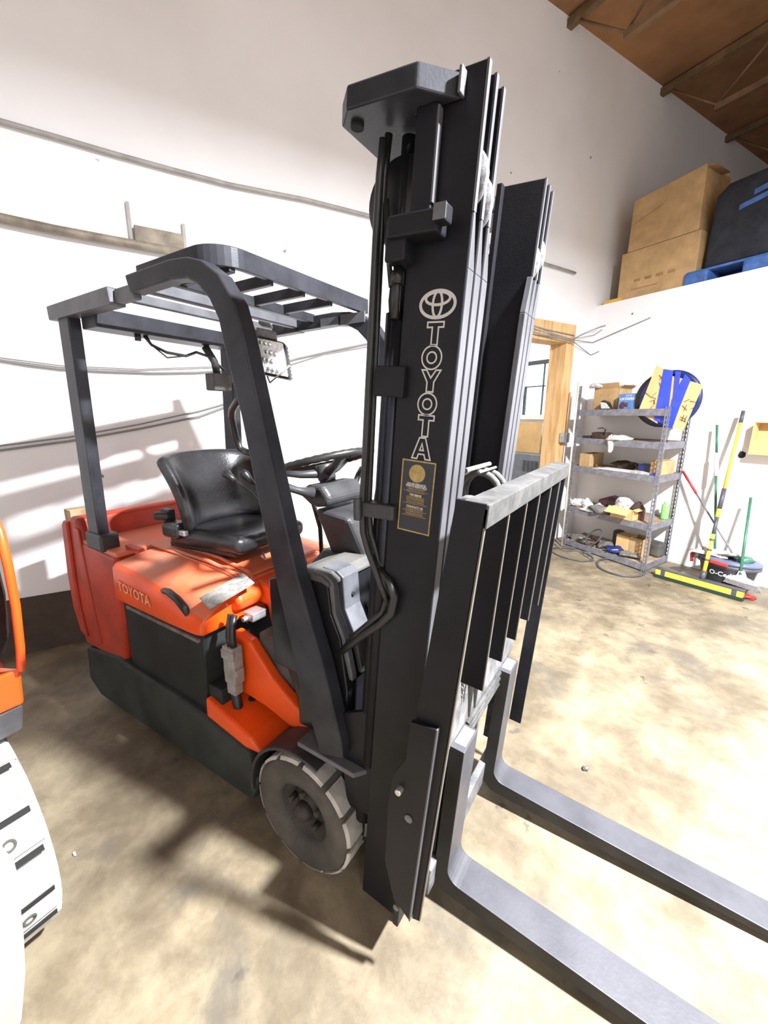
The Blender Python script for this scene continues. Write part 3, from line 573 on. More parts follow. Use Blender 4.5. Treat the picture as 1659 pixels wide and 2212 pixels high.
b = MB(); p0 = wl_ + a_ * .2 + b_ * 1.02 - ln * .02; b.tube([p0, p0 + V3((.01, .0, -.02)), p0 + V3((.05, .0, .0)), p0 + V3((.08, .02, .03))], .003, 6); obj('lamp_wire', b, M['cable'], lamp)
# rear lamp cables under the rear beam
for offs, rr in ((0, .007), (.012, .004)):
    b = MB(); b.tube([V3((-2.05, 1.12 + offs, 1.955)), V3((-2.05, 1.15, 1.92)), V3((-2.05, 1.22, 1.895 - offs * 2)), V3((-2.05, 1.32, 1.89)), V3((-2.05, 1.38, 1.915)), V3((-2.05, 1.46, 1.90)), V3((-2.05, 1.54, 1.84))], rr, 8); obj('lamp_cable', b, M['rubberhose'], FK)
b = MB(); b.box((-2.1, 1.45, 1.73), (-2.02, 1.56, 1.82)); lab(obj('rear_lamp', b, M['dustplastic'], FK, .008), 'small rear lamp hanging from roof')
b = MB(); b.tube([V3((-2.06, 1.5, 1.82)), V3((-2.06, 1.49, 1.88)), V3((-2.06, 1.44, 1.95))], .02, 8); obj('lamp_mount', b, M['plastic'], FK); b = MB(); b.cyl((-2.05, 1.09, 1.93), (-2.05, 1.09, 1.955), .014, 8); obj('lamp_mount', b, M['plastic'], FK)
# ---- front wheels
def wheel(cy0, cy1, cx, r, m_s, m_t, par, rim, lugs=14, name='front_wheel', axis_out=-1, blk=None):
    w = cy1 - cy0; cz = r; yo = cy0 if axis_out < 0 else cy1; sg = 1 if axis_out < 0 else -1
    b = MB(); b.lathe((cx, yo, cz), (0, sg, 0), [(r * .50, .03), (r * .52, .012), (r * .70, .0), (r * .80, -.004), (r * .90, .0), (r * .965, .014), (r * .965, w - .014), (r * .9, w), (r * .5, w)], 56, closed=True)
    wh = obj(name, b, m_s, par)
    b = MB(); b.lathe((cx, yo, cz), (0, sg, 0), [(0.001, .035), (r * .2, .035), (r * .22, .05), (r * .34, .055), (r * .42, .03), (r * .50, .03), (r * .52, .016), (r * .53, .05), (.001, .06)], 40); obj('rim', b, rim, wh)
    b = MB(); b.lathe((cx, yo, cz), (0, sg, 0), [(.0, .0), (r * .13, .004), (r * .16, .02), (r * .16, .05)], 20); obj('hub', b, rim, wh)
    for k in range(5):
        a = 2 * math.pi * k / 5 + .4; c = V3((cx + math.cos(a) * r * .30, yo, cz + math.sin(a) * r * .30)); b = MB(); b.cyl(c + V3((0, sg * .02, 0)), c + V3((0, sg * .055, 0)), r * .05, 6); obj('lug_nut', b, rim, wh)
    # tread blocks
    for k in range(lugs):
        for hf in (0, 1):
            a0 = 2 * math.pi * (k + .5 * hf) / lugs; a1 = a0 + 2 * math.pi / lugs * .80
            y0, y1 = (cy0 + .004, cy0 + w * .47) if hf == 0 else (cy0 + w * .53, cy1 - .004)
            lo_ = []
            for t in range(4):
                a = a0 + (a1 - a0) * t / 3; lo_.append([V3((cx + math.cos(a) * q, y, cz + math.sin(a) * q)) for q, y in ((r * .955, y0), (r, y0 + .008), (r, y1 - .008), (r * .955, y1))])
            b = MB(); b.loft(lo_); obj('tread_block', b, m_t, wh)
    return wh
wheel(.832, 1.02, -.89, .22, M['rubber'], M['tread'], FK, M['rim'], 12)
wheel(1.53, 1.71, -.89, .213, M['rubber'], M['tread'], FK, M['rim'], 12, axis_out=1)
wheel(1.15, 1.38, -2.28, .19, M['rubber'], M['rubber'], FK, M['rim'], 12, name='rear_wheel')
b = MB(); b.cyl((-.89, 1.0, .213), (-.89, 1.6, .213), .06, 14); b.box((-1.15, 1.05, .15), (-.62, 1.6, .40)); obj('front_axle', b, M['black'], FK, .01)
# fender
fo = [(-.89 + .262 * math.cos(a), .213 + .262 * math.sin(a)) for a in [math.radians(q) for q in range(70, 196, 9)]]
fi = [(-.89 + .250 * math.cos(a), .213 + .250 * math.sin(a)) for a in [math.radians(q) for q in range(70, 196, 9)]][::-1]
b = MB(); b.prism(XZ(fo + fi, .835), (0, .19, 0)); lab(obj('fender', b, M['plastic'], FK, .003), 'dusty black rubber fender')
# drive unit behind mast
body('front_plate', [(-.78, .30), (-.74, .95), (-.70, .95), (-.70, .30)], 1.06, 1.62, M['black'], .01)
b = MB(); b.lathe(py(752, 1512, 1.05), (1, -.3, .1), [(.0, .02), (.012, .02), (.014, .012), (.034, .01), (.036, .0), (.034, -.03)], 20); lab(obj('horn', b, M['worn'], FK), 'round metal fitting')
b = MB(); b.box((-.66, 1.02, .28), (-.60, 1.12, .62)); obj('tilt_bracket', b, M['black'], FK, .01)
b = MB(); b.cyl(V3((-1.0, 1.0, .42)), V3((-.60, 1.0, .52)), .03, 12); obj('tilt_cylinder', b, M['black'], FK)
# ================================================================ MAST
ML = 2.21; MID = 1.145
def rail(v, sgn, dep, fw, name, lb, w0=0.0, w1=ML, u1=0.0):
    # channel: web at v, flanges towards sgn
    b = MB(); t = .012 * sgn; e = v + fw * sgn
    vs = sorted((v, v + t)); b.mbox(-dep, u1, vs[0], vs[1], w0, w1)
    obj_ = obj(name, b, M['mast'], FK, .003); lab(obj_, lb)
    q = sorted((v + t * .3, e))
    b = MB(); b.mbox(u1 - .016, u1 + .0015, q[0], q[1], w0, w1 - .34)
    # tapered end beside the roller
    b.hexa([mp(u1 - .016, q[0], w1 - .34), mp(u1 + .0015, q[0], w1 - .34), mp(u1 + .0015, q[1], w1 - .34), mp(u1 - .016, q[1], w1 - .34), mp(u1 - .016, min(v + t * .3, v + t), w1 - .24), mp(u1 + .0015, min(v + t * .3, v + t), w1 - .24), mp(u1 + .0015, max(v + t * .3, v + t), w1 - .24), mp(u1 - .016, max(v + t * .3, v + t), w1 - .24)])
    obj('front_flange', b, M['mastedge'], obj_, .002)
    b = MB(); b.mbox(u1 - .004, u1 + .0018, min(v, v + t), max(v, v + t), w1 - .24, w1); obj('flange_edge', b, M['mastedge'], obj_)
    b = MB(); b.mbox(-dep, -dep + .016, q[0], q[1], w0, w1); obj('rear_flange', b, M['mast'], obj_, .002)
    return obj_
for s_, nm in ((1, 'near'), (-1, 'far')):
    f = lambda v: v if s_ == 1 else 2 * MID - v
    rail(f(.868), s_, .145, .034, 'outer_rail', nm + ' outer mast rail', 0, ML)
    rail(f(.909), s_, .138, .034, 'middle_rail', nm + ' middle mast rail', .04, ML)
    rail(f(.950), s_, .130, .034, 'inner_rail', nm + ' inner mast rail', .08, ML)
    for k, v in enumerate((.893, .934)):
        a0, a1 = sorted((f(v), f(v + .014))); b = MB(); b.lathe(mp(-.055, a0, ML - .17 - .03 * k), (0, 1, 0), [(.0, 0), (.062, 0), (.066, .004), (.066, a1 - a0 - .004), (.062, a1 - a0), (.0, a1 - a0)], 28); lab(obj('mast_roller', b, M['worn'], FK), 'pale steel roller')
# near lower guide plate, lit edge painted paler
YP = .757
lpq = [uw(x, y, YP) for x, y in ((887, 1560), (876, 1641), (848, 1674), (838, 1739), (831, 1861), (850, 1942), (884, 1990), (944, 1578))]
b = MB(); b.prism([mp(u, YP, w) for u, w in lpq], (0, .014, 0)); pl_ = lab(obj('lower_plate', b, M['mast'], FK, .002), 'near lower mast plate')
(ua, wa_), (ub_, wb_) = lpq[6], lpq[7]
b = MB(); b.hexa([mp(ua - .002, YP - .0005, wa_), mp(ua + .0015, YP - .0005, wa_), mp(ua + .0015, YP + .014, wa_), mp(ua - .002, YP + .014, wa_), mp(ub_ - .002, YP - .0005, wb_), mp(ub_ + .0015, YP - .0005, wb_), mp(ub_ + .0015, YP + .014, wb_), mp(ub_ - .002, YP + .014, wb_)]); obj('plate_edge', b, M['mastedge'], pl_)
for (x, y, r_) in ((883, 1768, .011), (856, 1960, .009)):
    u_, w_ = uw(x, y, YP); b = MB(); b.cyl(mp(u_, YP + .0005, w_), mp(u_, YP - .003, w_), r_, 14); obj('plate_plug', b, M['junk'], pl_)
u_, w_ = uw(866, 1703, YP); b = MB(); b.cyl(mp(u_, YP + .004, w_), mp(u_, YP - .018, w_), .009, 8); obj('grease_bolt', b, M['steel'], pl_, .002)
b = MB(); u_, w_ = uw(815, 1480, .90); b.prism([mp(-.30, .885, .62), mp(-.17, .885, .70), mp(-.145, .885, .70), mp(-.145, .885, .30), mp(-.24, .885, .28)], (0, .02, 0)); obj('mast_hanger', b, M['mast'], FK, .01)
# crosshead at the top
CHP = [(-.045, .866), (-.108, .80), (-.262, .79), (-.306, .83), (-.306, .985), (-.22, 1.03), (-.22, 1.26), (-.306, 1.31), (-.306, 1.46), (-.262, 1.50), (-.108, 1.49), (-.045, 1.424), (-.146, 1.42), (-.146, .868)]
b = MB(); b.prism([mp(u, v, 2.157) for u, v in CHP], V3(mp(0, 0, .042)) - V3(mp(0, 0, 0))); ch_ = lab(obj('crosshead', b, M['guard'], FK, .004), 'thick top cross plate')
b = MB(); b.cyl(mp(-.27, .838, 2.15), mp(-.27, .838, 2.158), .014, 16); obj('crosshead_hole', b, M['dark'], ch_)
b = MB(); b.mbox(-.047, -.040, .845, .867, 2.158, 2.20); obj('crosshead_tab', b, M['mastedge'], ch_, .002)
# sheave / cylinder group behind near rail
b = MB(); b.lathe(mp(-.19, .90, 2.03), (0, 1, 0), [(.0, 0), (.085, 0), (.09, .008), (.078, .016), (.09, .024), (.085, .032), (.0, .032)], 36); obj('chain_sheave', b, M['black'], FK)
for v in (.915, 2 * MID - .915):
    b = MB(); b.cyl(mp(-.185, v, .25), mp(-.185, v, 1.80), .030, 16); cy_ = obj('lift_cylinder', b, M['mast'], FK)
    b = MB(); b.cyl(mp(-.185, v, 1.80), mp(-.185, v, 2.15), .018, 14); obj('cylinder_rod', b, M['black'], cy_)
b = MB(); b.mbox(-.132, -.085, .846, .868, 1.96, 2.157); sg_ = obj('side_guide', b, M['mast'], FK, .003)
b = MB(); b.mbox(-.085, -.081, .846, .862, 1.99, 2.15); obj('guide_edge', b, M['mastedge'], sg_)
b = MB(); b.mbox(-.165, -.05, .815, .868, 1.925, 1.968); b.mbox(-.175, -.125, .825, .90, 1.885, 1.965); b.mbox(-.055, -.028, .805, .84, 1.938, 1.97); cl_ = obj('cylinder_clamp', b, M['mast'], FK, .005)
b = MB(); b.mbox(-.054, -.0275, .804, .8055, 1.94, 1.968); obj('clamp_lit_end', b, M['guardlight'], cl_)  # lit end face of the clamp painted as a paler plate
b = MB(); b.cyl(mp(-.16, .86, 1.78), mp(-.16, .86, 1.89), .010, 8); obj('clamp_bolt', b, M['black'], cl_)
b = MB(); b.cyl(mp(-.16, .86, 1.85), mp(-.16, .86, 1.875), .016, 6); obj('clamp_nut', b, M['black'], cl_)
u_, w_ = uw(836, 824, .86); b = MB(); b.mbox(u_ - .03, u_ + .05, .852, .872, w_ - .035, w_ + .035); obj('hose_bracket', b, M['mast'], FK, .003)
# hydraulic hoses
def hose(pts, r=.010): b = MB(); b.tube(pts, r, 10); return obj('hydraulic_hose', b, M['rubberhose'], FK)
def hp(x, y, Y=.86): return py(x, y, Y)
hose([hp(828, 300), hp(820, 380), hp(812, 520), hp(803, 700), hp(795, 850), hp(788, 1000), hp(782, 1095), hp(784, 1150), hp(795, 1190), hp(810, 1230), hp(825, 1270), hp(838, 1300)], .0085)
hose([hp(840, 290, .88), hp(830, 380, .88), hp(822, 520, .88), hp(814, 700, .88), hp(807, 850, .88), hp(800, 1000, .88), hp(796, 1095, .88), hp(800, 1150, .88), hp(818, 1210, .88), hp(840, 1250, .88)], .0085)
hose([hp(835, 430, .87), hp(838, 540, .87), hp(845, 620, .87)], .006)
hose([hp(862, 602, .9), hp(850, 612, .9), hp(846, 650, .9), hp(848, 700, .9), hp(840, 760, .9), hp(830, 850, .9), hp(825, 1000, .9), hp(812, 1095, .9)], .008)
hose([hp(820, 1230, .87), hp(842, 1258, .86), hp(852, 1290, .85), hp(845, 1325, .85), hp(820, 1350, .86), hp(785, 1372, .88), hp(755, 1395, .90), hp(735, 1410, .92)], .011)
hose([hp(805, 1200, .88), hp(828, 1250, .87), hp(838, 1290, .87), hp(828, 1322, .87), hp(800, 1345, .88), hp(768, 1372, .90), hp(745, 1400, .92)], .010)
hose([hp(790, 1110, .90), hp(800, 1180, .9), hp(812, 1230, .9), hp(815, 1290, .9), hp(800, 1345, .92)], .010)
b = MB(); c = hp(800, 1100, .86); b.box((c.x - .05, .85, c.z - .02), (c.x + .075, .90, c.z + .018)); b.cyl((c.x - .03, .845, c.z - .03), (c.x - .03, .845, c.z + .03), .012, 8); obj('hose_clamp', b, M['plastic'], FK, .005)
# tube at rear of rail
b = MB(); b.cyl(mp(-.165, .895, .5), mp(-.165, .895, 1.78), .022, 12); obj('tie_tube', b, M['mast'], FK)
# centre lift cylinder, chain and hoses inside the mast
b = MB(); b.cyl(mp(-.05, 1.16, .15), mp(-.05, 1.16, 1.2), .045, 20); cc = obj('centre_cylinder', b, M['mast'], FK)
b = MB(); b.lathe(mp(-.02, 1.08, 1.30), (0, 1, 0), [(.0, 0), (.052, 0), (.056, .006), (.045, .012), (.045, .026), (.056, .032), (.0, .038)], 28); obj('chain_sheave', b, M['worn'], cc)
for v in (1.14, 1.19):
    b = MB(); b.tube([mp(.045, v, .62), mp(.05, v, 1.2)] + [mp(-.01 + .06 * math.cos(a), v, 1.36 + .06 * math.sin(a)) for a in [math.radians(q) for q in range(0, 181, 20)]] + [mp(-.07, v, 1.1)], .010, 8); lab(obj('hydraulic_hose', b, M['dustplastic'], FK), 'grey hose looping over the pulley')
b = MB(); b.cyl(mp(-.02, 1.04, 1.435), mp(-.02, 1.23, 1.435), .007, 8); b.cyl(mp(.01, 1.06, 1.432), mp(.01, 1.20, 1.432), .004, 6); obj('hose_guide', b, M['steel'], FK)
for k in range(26):
    w_ = .62 + k * .026; b = MB()
    for v in (1.075, 1.092): b.mbox(.030, .044, v, v + .004, w_, w_ + .022)
    b.cyl(mp(.037, 1.072, w_ + .011), mp(.037, 1.098, w_ + .011), .006, 6)
    obj('chain_link', b, M['junk'], FK)
for w_ in (.35, 1.0, 1.95):
    b = MB(); b.mbox(-.16, -.135, .965, 2 * MID - .965, w_, w_ + .09); obj('mast_crossmember', b, M['mast'], FK, .004)
# ---- decals on the near rail (flat print)
YD = .8672
def ribbon(b, pts, wd, closed=True, yy=YD):
    m = len(pts); L = []; 
    for i in range(m):
        a = pts[(i - 1) % m] if (closed or i > 0) else pts[i]; c = pts[(i + 1) % m] if (closed or i < m - 1) else pts[i]; p = pts[i]
        d1 = V3((p[0] - a[0], p[1] - a[1], 0)); d2 = V3((c[0] - p[0], c[1] - p[1], 0))
        d1 = d1.normalized() if d1.length > 1e-9 else d2.normalized(); d2 = d2.normalized() if d2.length > 1e-9 else d1
        n1 = V3((-d1.y, d1.x, 0)); n2 = V3((-d2.y, d2.x, 0)); n = (n1 + n2); n = n.normalized() / max(.45, n.normalized().dot(n1)) if n.length > 1e-6 else n1
        L.append((p[0] + n.x * wd / 2, p[1] + n.y * wd / 2, p[0] - n.x * wd / 2, p[1] - n.y * wd / 2))
    n0 = len(b.v)
    for q in L: b.v += [mp(q[0], yy, q[1]), mp(q[2], yy, q[3])]
    for i in range(m if closed else m - 1):
        j = (i + 1) % m; b.f.append([n0 + 2 * i, n0 + 2 * j, n0 + 2 * j + 1, n0 + 2 * i + 1]); b.sm.append(False)
def dbox(x0, x1, y0, y1):                  # decal bounding box in photo crop coordinates -> (uc, wc, half widths)
    X0, X1, Y0, Y1 = x0 / 3.81 + 840, x1 / 3.81 + 840, y0 / 3.81 + 600, y1 / 3.81 + 600; yc = (Y0 + Y1) / 2; xc = (X0 + X1) / 2
    l, r, t, bt, c = uw(X0, yc, YD), uw(X1, yc, YD), uw(xc, Y0, YD), uw(xc, Y1, YD), uw(xc, yc, YD)
    return c[0], c[1], (r[0] - l[0]) / 2, (t[1] - bt[1]) / 2
def letter(ch, x0, x1, y0, y1):
    uc, wc, hu, hw = dbox(x0, x1, y0, y1); hu = min(hu * .96, .033); th = .0035; b = MB(); S = lambda pts: [(uc + a * hu, wc + c * hw) for a, c in pts]
    if ch == 'T': ribbon(b, S([(-1, 1), (1, 1), (1, .55), (.38, .55), (.38, -1), (-.38, -1), (-.38, .55), (-1, .55)]), th)
    if ch == 'O':
        for q in (1, .48): ribbon(b, S([(q * math.cos(2 * math.pi * k / 32), q * math.sin(2 * math.pi * k / 32)) for k in range(32)]), th)
    if ch == 'Y': ribbon(b, S([(-1, 1), (-.5, 1), (0, .28), (.5, 1), (1, 1), (.36, -.1), (.36, -1), (-.36, -1), (-.36, -.1)]), th)
    if ch == 'A':
        ribbon(b, S([(-.32, 1), (.32, 1), (1, -1), (.45, -1), (.30, -.55), (-.30, -.55), (-.45, -1), (-1, -1)]), th); ribbon(b, S([(0, .45), (.2, -.18), (-.2, -.18)]), th)
    return obj('decal_letter', b, M['letter'], RN)
RN = [o for o in FK.children if o.name.startswith('outer_rail')][0]
for ch, bx in zip('TOYOTA', ((310, 448, 365, 553), (268, 436, 560, 755), (262, 422, 760, 940), (235, 395, 950, 1130), (235, 368, 1133, 1308), (190, 350, 1318, 1493))): letter(ch, *bx)
uc, wc_, hu, hw = dbox(250, 550, 97, 338); b = MB()
E_ = lambda cu, cw, ru, rw, wd, dy=0: ribbon(b, [(uc + hu * (cu + ru * math.cos(2 * math.pi * k / 48)), wc_ + hw * (cw + rw * math.sin(2 * math.pi * k / 48))) for k in range(48)], wd, yy=YD - dy)
E_(0, 0, .94, .92, .0068); E_(0, .40, .66, .44, .0058, .0002); E_(0, 0, .25, .88, .0055, .0004); obj('brand_emblem', b, M['letter'], RN)
# service plate decal
pc = [uw(x / 3.81 + 840, y / 3.81 + 600, YD) for x, y in ((119, 1492), (386, 1533), (325, 2122), (75, 2060))]
b = MB(); b.add([mp(q[0], YD + .0003, q[1]) for q in pc], [(0, 1, 2, 3)]); dk_ = lab(obj('service_decal', b, M['darkblue'], FK), 'dark service sticker with gold border')
b = MB(); ribbon(b, pc, .0035, yy=YD - .0001); obj('gold_border', b, M['gold'], dk_)
def dq(s, t):  # s across 0..1, t down 0..1
    a = [pc[0][i] * (1 - s) + pc[1][i] * s for i in (0, 1)]; c = [pc[3][i] * (1 - s) + pc[2][i] * s for i in (0, 1)]
    return (a[0] * (1 - t) + c[0] * t, a[1] * (1 - t) + c[1] * t)
cc_ = dq(.47, .17); rr_ = (pc[1][0] - pc[0][0]) * .25
b = MB(); b.add([mp(cc_[0] + rr_ * math.cos(2 * math.pi * k / 28), YD - .0001, cc_[1] + rr_ * math.sin(2 * math.pi * k / 28)) for k in range(28)], [list(range(28))]); obj('gold_seal', b, M['gold'], dk_)
def text_obj(body_, size, fn, m, parent, name, bold=.0, align='CENTER', ext=.0):
    cu = bpy.data.curves.new('txt', 'FONT'); cu.body = body_; cu.size = size; cu.align_x = align; cu.align_y = 'CENTER'; cu.offset = bold; cu.resolution_u = 2
    o = bpy.data.objects.new('txt', cu); COL.objects.link(o); dg = bpy.context.evaluated_depsgraph_get(); me = bpy.data.meshes.new_from_object(o.evaluated_get(dg))
    b = MB(); b.add([fn(v.co.x, v.co.y) for v in me.vertices], [list(p.vertices) for p in me.polygons]); bpy.data.objects.remove(o); bpy.data.curves.remove(cu); bpy.data.meshes.remove(me)
    return obj(name, b, m, parent)
def dtext(s, t, size): c = dq(.48, t); return text_obj(s, size, lambda x, y: mp(c[0] + x - y * .06, YD - .0001, c[1] + y - x * .02), M['letter'], dk_, 'decal_text', .0004)
dtext('SALES·SERVICE', .325, .0078); dtext('PARTS·RENTALS', .355, .0078); dtext('WE SERVE', .475, .0072); dtext('CONTACT US', .645, .0072)
b = MB()
for t in (.385, .40, .42, .435, .50, .515, .53, .545, .565, .58, .60, .67, .685, .70, .715, .735, .75, .77):
    w_ = .38 if t in (.42, .60, .70, .77) else .28; a0, a1 = dq(.48 - w_, t), dq(.48 + w_, t); ribbon(b, [a0, a1], .0011, closed=False, yy=YD - .0001)
obj('decal_lines', b, M['gold'], dk_)
# ================================================================ CARRIAGE, BACKREST, FORKS
UB = .137
tn, tf = pt(1058, 1091.7, UB + .005), pt(1231.5, 999, UB + .005)
WT = wof(tn); YB0, YB1 = tn.y, tf.y
wbar = wof(pt(1052, 1143.7, UB + .005))
cr = MB(); cr.mbox(.014, .044, YB0 + .012, YB1 - .012, .50, .608); cr.mbox(.030, .058, .95, 1.62, .16, .05); 
car = lab(obj('carriage', cr, M['worn'], FK, .004), 'steel fork carriage')
b = MB(); b.mbox(.018, .036, YB0 + .012, .95, .12, .80); obj('carriage_plate', b, M['mast'], car, .003)
for v in (1.0, 1.30, 1.56):
    b = MB(); b.mbox(.012, .040, v - .03, v + .03, .22, .50); obj('carriage_plate', b, M['worn'], car, .003)
b = MB(); b.mbox(-.10, .045, 1.0, 1.29, .16, .58); obj('carriage_core', b, M['mast'], car, .004)
for k in range(3):
    b = MB(); b.cyl(mp(.056, 1.115, .606 - k * .026), mp(.056, 1.45, .606 - k * .026), .010, 8); obj('side_shift_tube', b, M['bar'], car)
b = MB(); b.mbox(UB - .004, UB + .005, YB0, YB1, wbar, WT); b.mbox(UB - .05, UB + .0, YB0 + .002, YB1 - .002, WT - .010, WT); br = lab(obj('load_backrest', b, M['bar'], FK, .002), 'grey top bar of the load backrest')
ub_back = uw(985, 1080, YB0)[0]
qb = [uw(x, y, YB0) for x, y in ((905, 1990), (890, 1984), (930, 1600), (898, 1553))]
b = MB(); b.prism([mp(ub_back, YB0, WT), mp(UB, YB0, WT)] + [mp(u, YB0, w) for u, w in qb], (0, .010, 0)); sp_ = obj('side_panel', b, M['mast'], br, .001)
b = MB(); b.prism([mp(UB - .045, YB1, WT), mp(UB, YB1, WT), mp(UB, YB1, .27), mp(UB - .05, YB1, .27)], (0, -.010, 0)); obj('side_panel', b, M['mast'], br, .001)
b = MB(); q_ = qb[0]; b.hexa([mp(q_[0] - .003, YB0, q_[1]), mp(q_[0] + .002, YB0, q_[1]), mp(q_[0] + .002, YB0 + .0095, q_[1]), mp(q_[0] - .003, YB0 + .0095, q_[1]), mp(UB - .003, YB0, WT - .01), mp(UB + .002, YB0, WT - .01), mp(UB + .002, YB0 + .0095, WT - .01), mp(UB - .003, YB0 + .0095, WT - .01)]); obj('panel_edge', b, M['edge'], br)
for x, y in ((1099.4, 1117.5), (1137.8, 1093), (1165.8, 1073.8), (1190.3, 1058), (1209.5, 1044)):
    yy = pt(x, y, UB).y; b = MB(); b.mbox(UB - .07, UB - .002, yy - .004, yy + .004, .885, WT - .012); obj('backrest_bar', b, M['mast'], br)
    b = MB(); b.mbox(UB - .003, UB + .001, yy - .004, yy + .004, .885, wbar); obj('bar_edge', b, M['edge'], br)
b = MB(); b.prism([mp(.012, .93, .92), mp(.018, .93, .92), mp(.052, .93, .62), mp(.052, .93, .605), mp(.042, .93, .605), mp(.042, .93, .62)], (0, YB1 - .012 - .93, 0)); obj('backrest_sill', b, M['worn'], br)
def fork(y0, y1, lb):
    L = 1.12; us, th = .097, .047
    prof = [(us - th, .614), (us, .614)]
    for k in range(7): a = math.radians(180 + 90 * k / 6); prof.append((us + .045 + .045 * math.cos(a), .102 + .045 + .045 * math.sin(a)))
    prof += [(us + .5, .098), (us + L, .094), (us + L, .080), (us + .5, .052)]
    for k in range(6): a = math.radians(270 - 90 * k / 5); prof.append((us + .02 + .067 * math.cos(a), .042 + .067 + .067 * math.sin(a)))
    b = MB(); b.prism([mp(u, y0, w) for u, w in prof], (0, y1 - y0, 0)); fo_ = lab(obj('fork', b, M['fork'], FK, .0025), lb)
    me = fo_.data; me.materials.append(M['forkside'])
    for p in me.polygons:
        if abs(p.normal.y) > .9: p.material_index = 1
    w1 = .614
    b = MB(); b.mbox(us - th + .006, us - .006, y0 + .022, y1 - .012, w1, w1 + .0012); lb_ = lab(obj('fork_label', b, M['white'], fo_), 'white sticker on fork top')
    b = MB(); 
    for k in range(7): b.mbox(us - th + .016, us - .02, y0 + .032 + k * .009, y0 + .037 + k * .009, w1 + .0012, w1 + .0016)
    obj('label_print', b, M['ink'], fo_)
    b = MB(); b.mbox(.02, us - th, y0 + .01, y1 - .01, .52, .60); obj('fork_hook', b, M['fork'], fo_, .003)
    return fo_
fork(.995, 1.108, 'near fork'); fork(1.455, 1.564, 'far fork')
# hood side lettering
def ht(x, y):
    t = x; base = V3((-1.985, .8365, .822)); return base + V3((x, -.0005 - 0.012 * (y > 9), y - x * .035))
text_obj('TOYOTA', .066, lambda x, y: V3((-1.87 + x, .8362 + (.0), .822 + y - x * .06)), M['letterorange'], hood, 'side_lettering', .0012)
# ================================================================ LEFT (CROPPED) FORKLIFT
F2 = thing('forklift', 'second orange forklift cropped by the left edge of the photo', 'forklift', (-1.6, .1, 0))
wheel(.03, .275, -1.60, .345, M['tread'], mat('overexposed_dusty_tread', (.55, .54, .52), .8, 0, .2, 9, .2, 80), F2, M['rim'], 9, axis_out=1)  # overexposure of this wheel painted into a paler tread
F2D = (0, -.4, 0)
b = MB(); b.prism(P((-60, 1530), (0, 1527), (52, 1520), (51, 1572), (30, 1590), (-60, 1640), Y=.30), F2D); obj('fender', b, M['guardlight'], F2, .008)
b = MB(); b.prism(P((-60, 1440), (0, 1440), (46, 1443), (54, 1518), (0, 1526), (-60, 1530), Y=.302), F2D); obj('front_panel', b, M['orange'], F2, .008)
b = MB(); b.prism(P((-60, 1180), (0, 1200), (22, 1290), (30, 1380), (20, 1440), (-60, 1440), Y=.30), F2D); obj('body_panel', b, M['leather'], F2, .03)
b = MB(); b.tube([V3(p) for p in P((-30, 1080), (0, 1150), (18, 1225), (34, 1310), (44, 1400), (46, 1445), Y=.30)], .010, 8); obj('orange_edge', b, M['orange'], F2)
b = MB(); b.cyl((-1.60, -.3, .345), (-1.60, .03, .345), .05, 12); b.box((-2.4, -.5, .12), (-1.98, -.02, .66)); obj('chassis', b, M['chassis'], F2, .01)
w2_ = [o for o in F2.children if o.name.startswith('front_wheel')][0]
for k in range(3):
    a = math.radians(-14 + 40 * k); c = V3((-1.60 + .346 * math.cos(a), .19, .345 + .346 * math.sin(a))); t_ = V3((-math.sin(a), 0, math.cos(a))); r_ = V3((math.cos(a), 0, math.sin(a)))
    for q in (-.062, .05): b = MB(); b.obox(c + t_ * q - r_ * .002 + V3((0, -.06, 0)), t_ * .016, V3((0, .12, 0)), r_ * .004); obj('tread_slot', b, M['dark'], w2_)
    b = MB(); b.lathe(c - r_ * .001, r_, [(.010, .0), (.016, .0), (.016, .003), (.010, .003)], 18, closed=True); obj('wear_ring', b, M['rubber'], w2_)
pq = P((8, 1822), (30, 1840), (46, 1900), (60, 2040), (62, 2110), (52, 2212), (44, 2300), Y=.13)
b = MB(); b.prism(pq + [V3((pq[-1].x - .03, .13, .0)), V3((pq[-1].x - .22, .13, 0)), V3((pq[0].x - .12, .13, pq[0].z))], (0, -.15, 0)); lab(obj('overexposed_piece', b, M['white'], F2, .02, seg=3), 'rounded piece beside the tyre, painted pale for overexposed glare')  # guessed shape for an overexposed area, glare painted as pale colour
# ================================================================ SHELF UNIT
F1, F2p, B2 = fl(1216, 1176), fl(1391, 1237), fl(1441, 1215); B1 = F1 + (B2 - F2p)
ex, ey = (F2p - F1), (B1 - F1); LX, LY = ex.length, ey.length; ex.normalize(); ey.normalize(); UZ = V3((0, 0, 1))
SHF = thing('storage_shelf', 'grey steel five-tier shelf unit with slotted posts in the corner', 'shelf', (F1 + B2) / 2)
def sp(a, c, z): return F1 + ex * a + ey * c + UZ * z      # a along the front, c to the back
def sbox(b, a0, a1, c0, c1, z0, z1): return b.obox(sp(a0, c0, z0), ex * (a1 - a0), ey * (c1 - c0), UZ * (z1 - z0))
ZS = [zat(F1, 1257, 885), zat(F1, 1247, 945), zat(F1, 1239, 1005), zat(F1, 1231, 1092), zat(F1, 1221, 1163)]
print('shelf z', [round(z, 3) for z in ZS], LX, LY)
HP = ZS[0] + .17
